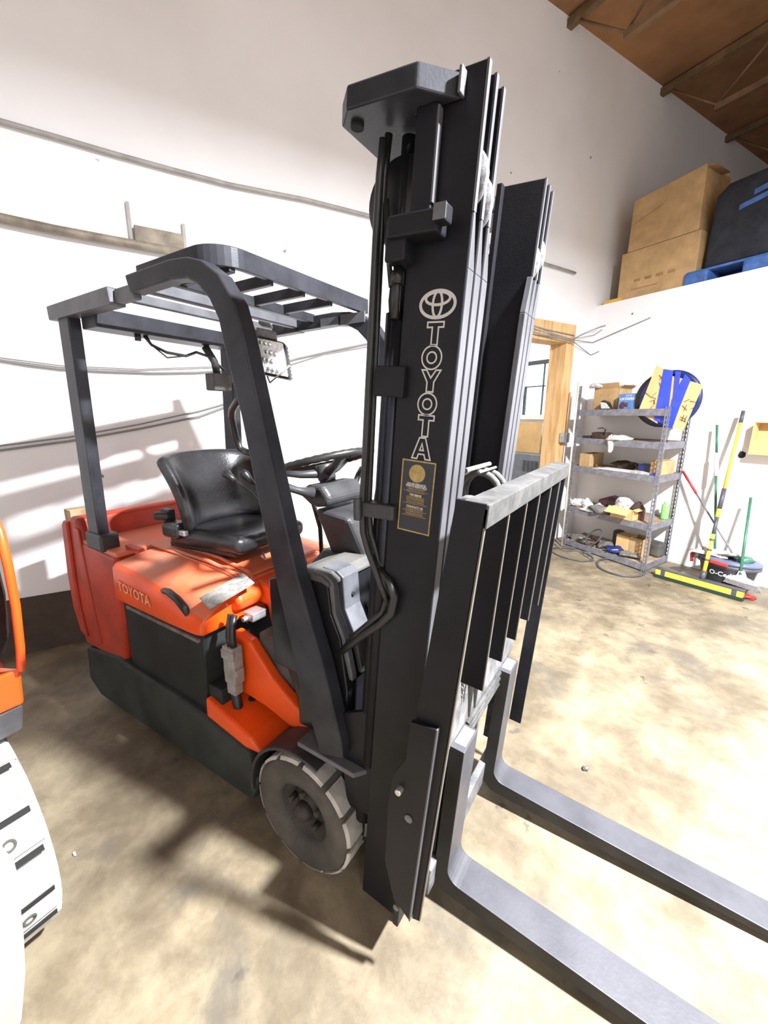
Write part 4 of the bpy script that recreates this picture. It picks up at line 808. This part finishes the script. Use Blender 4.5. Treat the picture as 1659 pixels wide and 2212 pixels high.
def post(a, c, sa, sc, nm, top):
    b = MB()
    # slotted angle: strips either side of the slots plus rungs
    for (ax, full) in ((0, .036), (1, .036)):
        for k in range(2):
            o0, o1 = (0, .012) if k == 0 else (.024, .036)
            if ax == 0: sbox(b, *sorted((a + sa * o0, a + sa * o1)), *sorted((c, c + sc * .003)), 0, top)
            else: sbox(b, *sorted((a, a + sa * .003)), *sorted((c + sc * o0, c + sc * o1)), 0, top)
        z = .03
        while z < top - .03:
            if ax == 0: sbox(b, *sorted((a + sa * .012, a + sa * .024)), *sorted((c, c + sc * .003)), z, z + .018)
            else: sbox(b, *sorted((a, a + sa * .003)), *sorted((c + sc * .012, c + sc * .024)), z, z + .018)
            z += .045
    return obj('post', b, M['shelf'], SHF)
post(0, 0, 1, 1, '', HP + .1); post(LX, 0, -1, 1, '', ZS[0] + .02); post(LX, LY, -1, -1, '', HP - .1); post(0, LY, 1, -1, '', ZS[0])
for i, z in enumerate(ZS):
    b = MB(); sbox(b, .004, LX - .004, .004, .012, z - .07, z); fb = lab(obj('beam', b, M['shelf'], SHF, .002), 'front beam')
    for (q) in ((.004, LX - .004, LY - .012, LY - .004), (.004, .012, .012, LY - .012), (LX - .012, LX - .004, .012, LY - .012)):
        b = MB(); sbox(b, *q, z - .07, z); obj('beam', b, M['shelf'], SHF, .002)
    b = MB(); sbox(b, .012, LX - .012, .012, LY - .012, z - .03, z - .008); obj('shelf_board', b, M['board'], SHF, .002)
def on(i, x, y): return fl(x, y, ZS[i] - .007)             # point on shelf i under a photo pixel
def sc_(p): d = V3(p) - F1; return d.dot(ex), d.dot(ey)
def carton(b, a0, a1, c0, c1, z0, h, flap=True, th=.004):
    for q in ((a0, a1, c0, c0 + th), (a0, a1, c1 - th, c1), (a0, a0 + th, c0, c1), (a1 - th, a1, c0, c1)): sbox(b, *q, z0, z0 + h)
    sbox(b, a0, a1, c0, c1, z0, z0 + th)
    if flap:
        o = sp(a0, c0, z0 + h); b.obox(o, ex * (a1 - a0), ey * -.03 + UZ * .06, ey * .004)
        o = sp(a0, c1, z0 + h); b.obox(o, ex * (a1 - a0), ey * .05 + UZ * .05, ey * .004)
        o = sp(a1, c0, z0 + h); b.obox(o, ex * .05 + UZ * .03, ey * (c1 - c0), ex * .004)
Z = [z - .0075 for z in ZS]
b = MB(); carton(b, .10, .42, .18, .46, Z[0], .24); tag(obj('cardboard_box', b, M['cardboard'], None), 'open brown cardboard box at left of the top shelf', 'box')
b = MB(); b.crumple(sp(.13, .18, Z[0] + .275), (.10, .06, .03), 3); tag(obj('plastic_wrap', b, M['bag']), 'crumpled clear wrap lying over the top shelf carton', 'wrap')
hl = MB(); hl.loft([[sp(.27, .06, Z[0]), sp(.44, .03, Z[0]), sp(.42, .12, Z[0]), sp(.28, .14, Z[0])], [sp(.26, .06, Z[0] + .10), sp(.38, .03, Z[0] + .08), sp(.36, .12, Z[0] + .09), sp(.27, .14, Z[0] + .12)]])
hl_ = tag(obj('headlamp', hl, M['black'], None, .012, seg=3), 'car-style headlamp unit lying on the top shelf', 'lamp')
b = MB(); b.loft([[sp(.295, .045, Z[0] + .015), sp(.42, .026, Z[0] + .015), sp(.415, .03, Z[0] + .02), sp(.29, .05, Z[0] + .02)], [sp(.275, .045, Z[0] + .09), sp(.37, .022, Z[0] + .07), sp(.365, .03, Z[0] + .075), sp(.275, .055, Z[0] + .09)]]); obj('lamp_lens', b, M['lens'], hl_, .004)
b = MB(); sbox(b, .47, .70, .10, .26, Z[0], Z[0] + .17); bb = tag(obj('printed_carton', b, M['bluebox'], None, .003), 'blue and white printed carton on the top shelf', 'box')
b = MB(); b.lathe(sp(.53, .098, Z[0] + .05), -ey, [(.0, .001), (.035, .001), (.036, 0)], 20); b.lathe(sp(.57, .098, Z[0] + .055), -ey, [(.0, .001), (.022, .001), (.023, 0)], 16); obj('printed_picture', b, M['purple'], bb)
text_obj('UAVAMAM', .042, lambda x, y: sp(.585 + x, .097, Z[0] + .115 + y), M['white'], bb, 'carton_text', .001)
text_obj('SINCE 1980', .014, lambda x, y: sp(.585 + x, .097, Z[0] + .15 + y), M['white'], bb, 'carton_text', .0003)
# reel with cardboard and blue tape
rc = bw(1449, 858, .75); rc = sp(sc_(rc)[0], -.0, rc.z)
def onfr(x, y, off): return pln(x, y, np.array(F1 + ey * off), np.array(ey))
RO = -.12
rcn = onfr(1443, 862, RO); rr = .268
reel = thing('cable_reel', 'round blue-rimmed reel on the shelf corner, cardboard strapped on with blue tape', 'reel', V3((rcn.x, rcn.y, rcn.z - rr)))
nrm = -ey
b = MB(); b.lathe(rcn - ex * .075 + ey * .085, -ey, [(.10, .0), (rr, .0), (rr + .005, .008), (rr + .002, .018), (.10, .016)], 40, closed=True); obj('flange', b, M['black'], reel)
b = MB(); b.lathe(rcn + ey * .05, -ey, [(.10, .0), (rr, .0), (rr + .005, .010), (rr + .002, .03), (rr - .03, .034), (.10, .03)], 40, closed=True); obj('flange', b, M['navy'], reel)
b = MB(); b.cyl(rcn + ey * .08, rcn + ey * .03, .11, 24); obj('drum', b, M['black'], reel)
def flatq(pts, off, th, m, nm, par): b = MB(); b.prism([onfr(x, y, off) for x, y in pts], ey * th); return obj(nm, b, m, par)
cp_ = flatq([(1418, 789), (1434, 797), (1420, 915), (1378, 890)], RO - .01, .004, M['cardlight'], 'cardboard_panel', reel)
flatq([(1488, 822), (1519, 832), (1476, 930), (1452, 924), (1468, 880)], RO - .01, .004, M['cardlight'], 'cardboard_panel', reel)
flatq([(1452, 812), (1476, 818), (1447, 922), (1434, 917)], RO - .006, .004, M['cardlight'], 'cardboard_panel', reel)
flatq([(1434, 797), (1454, 800), (1440, 920), (1412, 906)], RO - .018, .002, M['tapeblue'], 'tape_strip', reel)
flatq([(1459, 802), (1471, 802), (1462, 862), (1452, 880)], RO - .018, .002, M['tapeblue'], 'tape_strip', reel)
flatq([(1480, 808), (1492, 820), (1468, 880), (1452, 925), (1441, 924), (1452, 862)], RO - .019, .002, M['tapeblue'], 'tape_strip', reel)
def ink(strokes, par):
    for st_ in strokes: b = MB(); b.tube([onfr(x, y, RO - .0165) for x, y in st_], .0022, 5); obj('marker_stroke', b, M['brown'], par)
ink([[(1394, 848), (1407, 858), (1418, 848)], [(1407, 858), (1416, 860), (1412, 872)], [(1403, 868), (1412, 864), (1415, 872), (1407, 880), (1404, 886)], [(1424, 810), (1432, 820)], [(1432, 811), (1424, 822)], [(1424, 826), (1428, 838), (1434, 828)],
     [(1478, 868), (1490, 862)], [(1490, 866), (1504, 869), (1500, 880), (1492, 884)], [(1474, 876), (1484, 886)], [(1484, 874), (1476, 888)], [(1470, 900), (1482, 906)], [(1478, 896), (1472, 910)], [(1484, 898), (1478, 912)], [(1468, 905), (1482, 911)]], cp_)
b = MB(); b.crumple(sp(LX - .10, .30, Z[0] + .20), (.05, .05, .07), 8, .5); tag(obj('tinsel_bundle', b, M['worn']), 'small wiry bundle poking up behind the reel', 'bundle')
# shelf 2 items
def junkbox(nm, lb, cat, i, a0, a1, c0, c1, h, m, bev=.006): b = MB(); sbox(b, a0, a1, c0, c1, Z[i], Z[i] + h); return tag(obj(nm, b, m, None, bev), lb, cat)
j = junkbox('power_tool', 'dark brown power supply on the second shelf', 'tool', 1, .17, .37, .10, .24, .075, M['brown'], .012)
b = MB(); b.tube([sp(.33, .10, Z[1] + .05), sp(.38, .06, Z[1] + .11), sp(.34, .05, Z[1] + .13), sp(.26, .08, Z[1] + .12)], .006, 6); obj('cord', b, M['rubberhose'], j)
junkbox('flat_tray', 'flat black tray beside the brown tool on the second shelf', 'tray', 1, .05, .16, .10, .26, .03, M['plastic'])
rg = MB(); rg.crumple(sp(.56, .03, Z[1] + .02), (.12, .05, .035), 11, .4); rg.crumple(sp(.50, -.012, Z[1] - .05), (.03, .014, .09), 13, .4); tag(obj('rag', rg, M['rag']), 'crumpled off-white rag hanging over the second shelf edge', 'rag')
# shelf 3
b = MB(); carton(b, .07, .20, .06, .40, Z[2], .155, flap=False); b.obox(sp(.07, .06, Z[2] + .155), ex * .13, ey * .08 + UZ * -.02, UZ * .003); tag(obj('cardboard_box', b, M['cardboard']), 'small deep brown box at left of the middle shelf', 'box')
b = MB(); b.obox(sp(.36, .03, Z[2] + .004), ex * .38, ey * .20, UZ * .006); b.obox(sp(.30, .0, Z[2]), ex * .33 + ey * .02, ey * .16, UZ * .003); tag(obj('paper_stack', b, M['white']), 'white papers spread on the middle shelf', 'paper')
b = MB(); b.obox(sp(.72, .04, Z[2]), ex * .22, ey * .16, UZ * .02); tag(obj('white_book', b, M['rag']), 'pale flat booklet near the middle shelf post', 'booklet')
b = MB(); b.crumple(sp(.55, .32, Z[2] + .045), (.13, .06, .05), 21, .35); t_ = tag(obj('work_glove', b, M['brown']), 'dark dirty glove behind papers on the middle shelf', 'glove')
b = MB(); b.tube([sp(.60, .25, Z[2] + .06), sp(.68, .22, Z[2] + .09), sp(.74, .2, Z[2] + .05), sp(.78, .2, Z[2] + .01)], .007, 6); obj('strap', b, M['black'], t_)
junkbox('paper_bag', 'kraft paper bag at right of the middle shelf', 'bag', 2, LX - .15, LX - .02, .10, .40, .15, M['cardboard'], .012)
junkbox('tool_case', 'navy plastic case behind the post on the middle shelf', 'case', 2, LX - .32, LX - .17, .18, .34, .09, M['navy'], .01)
junkbox('blue_cloth', 'small blue cloth at right end of the middle shelf', 'cloth', 2, LX - .11, LX - .02, .03, .09, .025, M['tapeblue'], .01)
# shelf 4
for k, (a, c, r, m_, nm, lb, cat) in enumerate((
    (.09, .08, (.09, .05, .05), 'bag', 'plastic_bag', 'crumpled clear bag at far left of the fourth shelf', 'bag'),
    (.20, .12, (.06, .05, .06), 'bag', 'plastic_bag', 'taller crumpled clear bag second on the fourth shelf', 'bag'),
    (.40, .07, (.05, .04, .05), 'bag', 'plastic_bag', 'small shiny bag left of the black tray', 'bag'),
    (.66, .20, (.10, .08, .11), 'bag', 'plastic_bag', 'large silvery bag bulging behind the flapped carton', 'bag'),
    (.83, .18, (.06, .05, .08), 'brown', 'foil_bag', 'dark crumpled foil bag right of the flapped carton', 'bag'),
    (.46, .02, (.12, .05, .045), 'junk', 'grey_cloth', 'grey cloth lump at the fourth shelf edge', 'cloth'))):
    b = MB(); b.crumple(sp(a, c, Z[3] + r[2]), r, 30 + k, .35); tag(obj(nm, b, M[m_]), lb, cat)
b = MB(); b.prism([sp(.22, -.01, Z[3] + .01), sp(.34, .0, Z[3] + .10), sp(.40, .02, Z[3] + .01), sp(.30, .0, Z[3] - .01)], ey * .03); b.obox(sp(.20, -.014, Z[3] - .0), ex * .2, ey * .1, UZ * .008); tag(obj('folded_paper', b, M['white']), 'folded white sheet with grey stripe on the fourth shelf edge', 'paper')
b = MB(); b.prism([sp(.24, .30, Z[3]), sp(.26, .30, Z[3] + .10), sp(.40, .30, Z[3] + .16), sp(.62, .30, Z[3] + .14), sp(.62, .30, Z[3])], ey * .14); tag(obj('plastic_tray', b, M['purple'], None, .01), 'maroon plastic tray at the back of the fourth shelf', 'tray')
b = MB(); b.prism([sp(.42, .14, Z[3]), sp(.44, .14, Z[3] + .12), sp(.62, .14, Z[3] + .11), sp(.62, .14, Z[3])], ey * .08); tag(obj('black_case', b, M['black'], None, .02), 'black open case behind the flapped carton', 'case')
b = MB(); carton(b, .60, .86, .0, .22, Z[3], .12, flap=False); b.obox(sp(.575, -.0, Z[3] + .12), ex * .27, ey * -.10 + UZ * -.055, UZ * .004 - ey * .002); b.obox(sp(.855, .0, Z[3] + .12), ex * .05 + UZ * -.01, ey * .2, UZ * .004); tag(obj('cardboard_box', b, M['cardlight']), 'open carton with a drooping flap on the fourth shelf', 'box')
b = MB(); c0 = sp(LX - .06, .43, Z[3]); b.lathe(c0, UZ, [(.0, 0), (.036, 0), (.038, .02), (.038, .15), (.030, .17), (.018, .18)], 20); bt = tag(obj('spray_bottle', b, M['lime']), 'bright green bottle with white cap on the fourth shelf', 'bottle')
b = MB(); b.cyl(c0 + UZ * .18, c0 + UZ * .21, .02, 12); obj('cap', b, M['white'], bt)
junkbox('spray_can', 'dark can between the post and the green bottle', 'can', 3, LX - .21, LX - .16, .13, .18, .13, M['purple'], .008)
# bottom shelf
for k, (a, c, r, m_, nm, lb, cat) in enumerate((
    (.12, .18, (.14, .08, .03), 'junk', 'metal_scrap', 'grey metal scrap at left of the bottom shelf', 'scrap'),
    (.30, .10, (.12, .07, .03), 'brown', 'brake_part', 'dark machine part left of centre on the bottom shelf', 'part'),
    (.52, .12, (.08, .06, .05), 'junk', 'motor_part', 'grey dusty motor part in the middle of the bottom shelf', 'part'),
    (.68, .08, (.09, .06, .045), 'navy', 'battery_clamp', 'dark blue lump in front of the small carton', 'part'),
    (.84, .08, (.10, .05, .035), 'junk', 'work_glove', 'grey dirty glove at right front of the bottom shelf', 'glove'))):
    b = MB(); b.crumple(sp(a, c, Z[4] + r[2]), r, 50 + k, .4); tag(obj(nm, b, M[m_]), lb, cat)
b = MB(); sbox(b, .64, .80, .14, .30, Z[4] + .0, Z[4] + .21); tag(obj('small_carton', b, M['cardlight'], None, .003), 'small printed carton standing on the bottom shelf', 'box')
b = MB(); carton(b, .80, .95, .14, .34, Z[4] + .0, .22, flap=False); tag(obj('cardboard_box', b, M['cardboard']), 'torn carton behind the front post on the bottom shelf', 'box')
b = MB(); sbox(b, LX - .22, LX - .02, .36, LY - .03, Z[4], Z[4] + .16); tag(obj('toolbox', b, M['dustplastic'], None, .03, seg=3), 'dusty grey rounded case at the right back of the bottom shelf', 'case')
b = MB(); sbox(b, .50, .60, .30, .42, Z[4], Z[4] + .2); tag(obj('filter_canister', b, M['bucket'], None, .02), 'dark blue-grey canister behind the bottom shelf parts', 'canister')
b = MB(); b.tube([sp(.40 + .10 * math.cos(a), .05 + .05 * math.sin(a), Z[4] + .12 + .10 * math.sin(a + .5)) for a in [2 * math.pi * k / 24 for k in range(24)]], .009, 6, closed=True); tag(obj('coiled_hose', b, M['bucket']), 'black hose coil leaning on the bottom shelf', 'hose')
b = MB(); b.tube([sp(.03 + .28 * k / 10, .02 + .03 * math.sin(k), Z[4] + .015 + .06 * abs(math.sin(k * .7))) for k in range(11)], .008, 6); tag(obj('cable_heap', b, M['junk']), 'tangled grey cable at the bottom shelf front', 'cable')
b = MB(); sbox(b, .20, .24, .03, .05, Z[4] + .06, Z[4] + .075); tag(obj('green_tag', b, M['lime']), 'tiny green tag among cables on the bottom shelf', 'tag')
# lit edge of the left post, shaped as a pale strip
b = MB(); b.tube([fl(1213, 1180) + V3((0, 0, .005)), sp(-.01, -.012, HP + .14)], .011, 4); tag(obj('lit_post_edge', b, M['post']), 'thin cream strip standing for the lit edge of the left shelf post', 'strip')
# rings and hoses on floor
def ring(pts, r, m, lb, cat='hose', nm='hose_ring'):
    c = sum(pts, V3((0, 0, 0))) / len(pts); b = MB(); b.tube([V3((p.x, p.y, r)) for p in pts], r, 8, closed=True); return tag(obj(nm, b, m), lb, cat)
def ell(cx, cy, rx, ry, th, n=28): return [fl(cx + rx * math.cos(a) * math.cos(th) - ry * math.sin(a) * math.sin(th), cy + rx * math.cos(a) * math.sin(th) + ry * math.sin(a) * math.cos(th)) for a in [2 * math.pi * k / n for k in range(n)]]
ring(ell(1341, 1228, 53, 17, .19), .011, M['bucket'], 'black rubber ring lying on the floor before the shelf post')
ring(ell(1236, 1199, 46, 11, .22), .009, M['bucket'], 'thinner dark ring of hose lying left of the shelf foot')
b = MB(); b.tube([V3((p.x, p.y, .009)) for p in (fl(1196, 1165), fl(1212, 1180), fl(1240, 1185), fl(1262, 1200), fl(1282, 1213))], .008, 6); b.tube([V3((p.x, p.y, .008)) for p in (fl(1192, 1172), fl(1216, 1190), fl(1250, 1192), fl(1300, 1200))], .007, 6); tag(obj('floor_cable', b, M['junk']), 'grey cables trailing on the floor under the shelf', 'cable')
# ================================================================ BROOMS AND BUCKET
def fz(x, y, z=0.0): return fl(x, y, z)
pbm = thing('push_broom', 'wide yellow push broom with dark bristles and yellow handle against the wall', 'broom', V3((fz(1512, 1275).x, fz(1512, 1275).y, 0)))
h0, h1 = fz(1412, 1246), fz(1603, 1301); hd = (h1 - h0).normalized(); hn = V3((-hd.y, hd.x, 0))
if hn.y < 0: hn = -hn
def hbx(b, t0, t1, n0, n1, z0, z1): L_ = (h1 - h0).length; b.obox(h0 + hd * L_ * t0 + hn * n0 + UZ * z0, hd * L_ * (t1 - t0), hn * (n1 - n0), UZ * (z1 - z0))
b = MB(); hbx(b, 0, 1, 0, .055, 0, .035); obj('bristles', b, M['bristle'], pbm, .004)
b = MB(); hbx(b, .01, .99, .003, .05, .035, .09); obj('bristle_base', b, M['yellow'], pbm, .003)
b = MB(); hbx(b, 0, 1, .0, .06, .09, .105); obj('head_block', b, M['bucket'], pbm, .004)
b = MB(); 
for t in (.08, .88): hbx(b, t, t + .05, -.002, .052, .034, .091)
obj('head_band', b, M['bucket'], pbm)
ht0 = h0 + (h1 - h0) * .55 + hn * .03 + UZ * .10; ht1 = bw(1606, 888, .10)
def seg(t0, t1, r, m, nm, n=10): b = MB(); b.tube([ht0.lerp(ht1, t0), ht0.lerp(ht1, t1)], r, n); return obj(nm, b, m, pbm)
seg(0, .05, .024, M['bucket'], 'socket'); seg(.05, .27, .017, M['yellow'], 'handle'); 
for t in (.11, .17, .23): seg(t, t + .012, .0185, M['bucket'], 'handle_band')
seg(.27, .37, .015, M['bucket'], 'handle'); seg(.37, .42, .018, M['yellow'], 'handle'); seg(.42, .54, .019, M['bucket'], 'grip'); seg(.54, .93, .015, M['yellowwood'], 'handle'); seg(.93, 1, .016, M['bucket'], 'hanging_cap')
# grey bucket
bc0 = fz(1520, 1262); bc1 = fz(1612, 1280)
bkc = bw(1572, 1225, .33); bkc = V3((bkc.x, bkc.y, 0))
bkt = thing('mop_bucket', 'grey oval wringer bucket with white lettering behind the brooms', 'bucket', bkc)
vx = V3((NL[0], NL[1], 0)); wx = V3((WD[0], WD[1], 0))
def oval(z, rx, ry, n=28): return [bkc + vx * rx * math.cos(2 * math.pi * k / n) + wx * ry * math.sin(2 * math.pi * k / n) + UZ * z for k in range(n)]
b = MB(); b.loft([oval(.012, .17, .12), oval(.03, .185, .13), oval(.22, .225, .155), oval(.235, .25, .175), oval(.26, .25, .175), oval(.26, .235, .16), oval(.24, .215, .148), oval(.05, .17, .12)], caps=True, smooth=True); obj('bucket_body', b, M['bucket'], bkt)
b = MB(); b.loft([oval(.262, .245, .17), oval(.285, .25, .175), oval(.30, .23, .16), oval(.295, .13, .09), oval(.27, .12, .08)], smooth=True); obj('wringer_lid', b, M['bucketblue'], bkt)
b = MB(); b.crumple(bkc + vx * .12 + UZ * .31, (.07, .05, .03), 70, .3); obj('wringer_basket', b, M['green'], bkt)
tcn = bkc - wx * .158 + vx * (-.02)
def bt_(x, y): x = x + .025; c = bkc + vx * (x) ; k = math.sqrt(max(0, 1 - (x / .21) ** 2)); return c - wx * (.1525 * k + .002 + y * .13) + UZ * (.165 + y)
text_obj('O-Cedar', .062, bt_, M['white'], bkt, 'bucket_lettering', .0012)
for k, (dx, dy) in enumerate(((-.15, -.08), (.15, -.08), (-.15, .08), (.15, .08))):
    b = MB(); b.cyl(bkc + vx * dx + wx * (dy - .01) + UZ * .014, bkc + vx * dx + wx * (dy + .01) + UZ * .014, .014, 10); obj('caster', b, M['black'], bkt)
b = MB(); b.crumple(bkc + vx * -.11 - wx * .02 + UZ * .32, (.17, .09, .035), 71, .45, 20, 10); b.crumple(bkc + vx * -.22 - wx * .03 + UZ * .28, (.06, .06, .055), 72, .4); mp_ = tag(obj('string_mop', b, M['mop']), 'off-white yarn mop head draped over the bucket', 'mop')
b = MB(); b.tube([bkc + vx * -.26 - wx * .1 + UZ * .20, bkc + vx * -.28 - wx * .08 + UZ * .27, bkc + vx * -.24 - wx * .06 + UZ * .33], .014, 8); obj('mop_clip', b, M['red'], mp_)
b = MB(); b.obox(bkc + vx * -.08 - wx * .2 + UZ * .262, vx * .14 + UZ * -.01, wx * .03, UZ * .03); obj('mop_plate', b, M['red'], mp_, .006)
# green-handled mop, standing in bucket
g0 = bkc + vx * -.12 + UZ * .30; g1 = bw(1549, 918, .10)
gm = thing('mop', 'dark green mop handle with a white sleeve leaning on the back wall', 'mop', V3((g0.x, g0.y, g0.z)))
def gs(t0, t1, r, m, nm): b = MB(); b.tube([g0.lerp(g1, t0), g0.lerp(g1, t1)], r, 8); return obj(nm, b, m, gm)
gs(0, .42, .011, M['green'], 'handle'); gs(.42, .60, .011, M['green'], 'handle'); gs(.60, .78, .018, M['white'], 'sleeve'); gs(.78, 1, .011, M['green'], 'handle')
# angle broom
a0 = V3((.79, 4.70, .215)); a1 = bw(1622, 1075, .16)
ab = thing('angle_broom', 'green-handled broom with white block and grey angled bristles', 'broom', V3((fz(1583, 1290).x, fz(1583, 1290).y, 0)))
b = MB(); b.tube([a0, a1], .012, 10); obj('handle', b, M['green'], ab)
c = a0 - UZ * .02
b = MB(); b.prism([c + hd * -.10 + UZ * -.03, c + hd * -.03 + UZ * .0, c + hd * -.018 + UZ * .05, c + hd * .018 + UZ * .05, c + hd * .04 + UZ * -.005, c + hd * .13 + UZ * -.035, c + hd * .13 + UZ * -.055, c + hd * -.10 + UZ * -.045], hn * .045); obj('block', b, M['white'], ab, .006)
b = MB(); b.prism([c + hd * -.10 + UZ * -.045, c + hd * .13 + UZ * -.055, c + hd * .17 + UZ * -.108, c + hd * .11 + UZ * -.105, c + hd * -.115 + UZ * -.085], hn * .05); obj('bristles', b, M['bristlegrey'], ab, .003)
# grey/red pole across
p0 = bw(1475, 1018, .08); p1 = bkc + vx * .05 + UZ * .30
pz = thing('telescopic_pole', 'slim grey pole with a red upper section slanting from shelf to bucket', 'pole', p1)
b = MB(); b.tube([p0.lerp(p1, .28), p1], .009, 8); obj('shaft', b, M['shelf'], pz)
b = MB(); b.tube([p0, p0.lerp(p1, .28)], .012, 8); obj('grip', b, M['red'], pz)
# red caster cloth right of bucket
b = MB(); b.crumple(bkc + vx * .23 - wx * .14 + UZ * .02, (.06, .03, .02), 80, .5); tag(obj('red_rag', b, M['red']), 'rusty red rag on the floor right of the bucket', 'rag')
# wall hole and carton on the right
hq = [(1628, 932), (1659, 932), (1700, 934), (1700, 992), (1659, 987), (1626, 980)]
b = MB(); o_ = bw(1627, 980, .0); x_ = bw(1700, 990, .0); 
w2 = (x_ - o_).length; b.obox(o_, vx * w2, -wx * .12, UZ * .018); b.obox(o_, vx * .012, -wx * .12, UZ * .30); b.obox(o_ + UZ * .29, vx * w2, -wx * .12, UZ * .01); b.obox(o_, vx * w2, -wx * .01, UZ * .30); b.obox(o_ - wx * .12 , vx * w2, -wx * .004, UZ * .14)
tag(obj('cardboard_bin', b, M['cardlight']), 'open cardboard box fixed to the back wall at the right edge', 'box')
b = MB(); c = bw(1607, 982, .001); b.crumple(c, (.05, .006, .035), 90, .6); tag(obj('wall_hole', b, M['dark']), 'ragged dark hole in the wall beside the cardboard box', 'hole')
# ================================================================ MEZZANINE CONTENTS
def mz(x, y, off): return bw(x, y, -off)
def slab(nm, pts, off, th, m, lb, cat, bev=.01):
    b = MB(); q = [mz(x, y, off) for x, y in pts]; lo = min(p.z for p in q); dz = max(0, 2.905 - lo)
    b.prism([p + UZ * (dz if False else 0) for p in q], wx * th); return tag(obj(nm, b, m, None, bev), lb, cat)
def mbox_(nm, s0, n0, ln_, dp, z0, h, m, lb, cat, rot=0, bev=.01, lean=0):
    o = RM(s0, n0, z0); a = (vx * math.cos(rot) + wx * math.sin(rot)) * ln_; d = (wx * math.cos(rot) - vx * math.sin(rot)) * dp
    b = MB(); b.obox(o, a, d, UZ * h + a.normalized() * lean); return tag(obj(nm, b, m, None, bev), lb, cat)
q = [mz(1332, 640, .05), mz(1500, 590, .05), mz(1517, 497, .05), mz(1345, 545, .05)]
ncb0, ncb1 = nn_(q[0]), nn_(q[1]); zc = (q[2].z + q[3].z) / 2
cb1 = mbox_('carton', .06, ncb0, ncb1 - ncb0, .55, 2.922, zc - 2.922, M['cardboard'], 'large brown carton on the mezzanine edge, lower one of two', 'box')
b = MB()
for k in range(4): b.obox(RM(.058, ncb0 + .18 + k * .12, 3.10), vx * .07, -wx * .001, UZ * .03)
b.obox(RM(.058, ncb0 + .16, 3.02), vx * .28, -wx * .001, UZ * .012); obj('faded_print', b, M['cardin'], cb1)
t0, t1 = mz(1356, 438, .05), mz(1498, 362, .05)
b = MB(); zt0, zt1 = t0.z, t1.z; na, nb = nn_(mz(1354, 545, .05)), nn_(mz(1508, 497, .05))
b.hexa([RM(.06, na, zc + .002), RM(.06, nb, zc + .002), RM(.60, nb, zc + .002), RM(.60, na, zc + .002), RM(.08, na + .0, zt0), RM(.08, nb - .02, zt1), RM(.60, nb - .02, zt1), RM(.60, na, zt0)])
cb2 = tag(obj('carton', b, M['cardboard'], None, .006), 'large brown carton stacked on another on the mezzanine, with sloping top', 'box')
b = MB(); b.obox(RM(.08, nb - .16, zt1 - .01), vx * .22 + UZ * -.03, wx * .3, UZ * .006); b.obox(RM(.06, na + .01, (zc + zt0) / 2), vx * (nb - na) * .45 + UZ * .11, -wx * .003, UZ * .004); obj('flap', b, M['cardin'], cb2)
n1_, n2_ = nn_(mz(1520, 560, .06)), 0; zf1 = mz(1560, 398, .08).z
plt = thing('plastic_pallet', 'bright blue plastic pallet on the mezzanine edge under the black foam', 'pallet', RM(.7, n1_ + .3, 2.9))
b = MB(); 
wallbox(b, .05, 1.1, n1_ - .14, n1_ + 1.2, 3.03, 3.055); obj('deck', b, M['blue'], plt, .01)
for k in range(3):
    b = MB(); wallbox(b, .03, .30, n1_ - .15 + k * .50, n1_ + .07 + k * .50, 2.922, 3.045); obj('pallet_block', b, M['blue'], plt, .02)
b = MB(); wallbox(b, .32, 1.0, n1_ - .1, n1_ + 1.2, 2.922, 3.03); obj('pallet_block', b, M['navy'], plt, .01)
b = MB(); b.prism([RM(.10, n1_ - .02, 3.058), RM(.10, n1_ + .0, zf1 - .08), RM(.10, n1_ + .1, zf1), RM(.10, n1_ + .6, zf1 + .02), RM(.10, n1_ + 1.15, zf1 + .02), RM(.10, n1_ + 1.15, 3.058)], wx * .6)
fm = tag(obj('foam_block', b, M['foam'], None, .04, seg=3), 'big wrapped dark bundle standing on the blue pallet', 'bundle')
b = MB()
for k in range(2): b.obox(RM(.095, n1_ + .22 + k * .1, zf1 - .28 + k * .09), vx * .26 + UZ * .05, -wx * .004, UZ * .045)
obj('label_stripe', b, M['blue'], fm)
p_ = mz(1310, 648, .05); n3_ = nn_(p_)
b = MB(); wallbox(b, .04, .20, n3_ - .03, n3_ + .19, 2.92, 2.97); sc1 = tag(obj('wood_offcut', b, M['yellowwood'], None, .01), 'tan wooden offcut on top of the low wall in the corner', 'wood')
# shadow-free ceiling lamp body for the hanging light
lm = thing('hanging_lamp', 'round black workshop lamp hanging above the open floor beside the forks', 'lamp', (1.50, 1.18, 3.77))
b = MB(); b.lathe((1.50, 1.18, 3.765), (0, 0, 1), [(.0, .0), (.13, .0), (.14, .01), (.10, .10), (.05, .16), (.0, .17)], 32); obj('shade', b, M['black'], lm)
b = MB(); b.cyl((1.50, 1.18, 3.93), (1.50, 1.18, HC - .0), .008, 6); obj('rod', b, M['black'], lm)
# debris on the floor
b = MB(); p = fl(1265, 1664); b.crumple((p.x, p.y, .008), (.012, .012, .008), 95, .5); tag(obj('crumpled_foil', b, M['worn']), 'tiny crumpled foil scrap on the bare floor beyond the forks', 'litter')
b = MB(); p = fl(161, 1846); b.crumple((p.x, p.y, .004), (.009, .005, .004), 96, .4); tag(obj('white_chip', b, M['white']), 'tiny white chip on the floor near the second forklift', 'litter')
GRP = {'cardboard_box': 'open cartons on the steel shelf', 'plastic_bag': 'crumpled clear bags on the fourth shelf', 'hose_ring': 'rubber rings on the floor by the shelf',
       'carton': 'large cartons on the mezzanine edge', 'work_glove': 'dirty gloves on the steel shelf', 'forklift': 'orange forklifts'}
for o in bpy.data.objects:
    n_ = o.name.split('.')[0]
    if o.parent is None and n_ in GRP: o['group'] = GRP[n_]
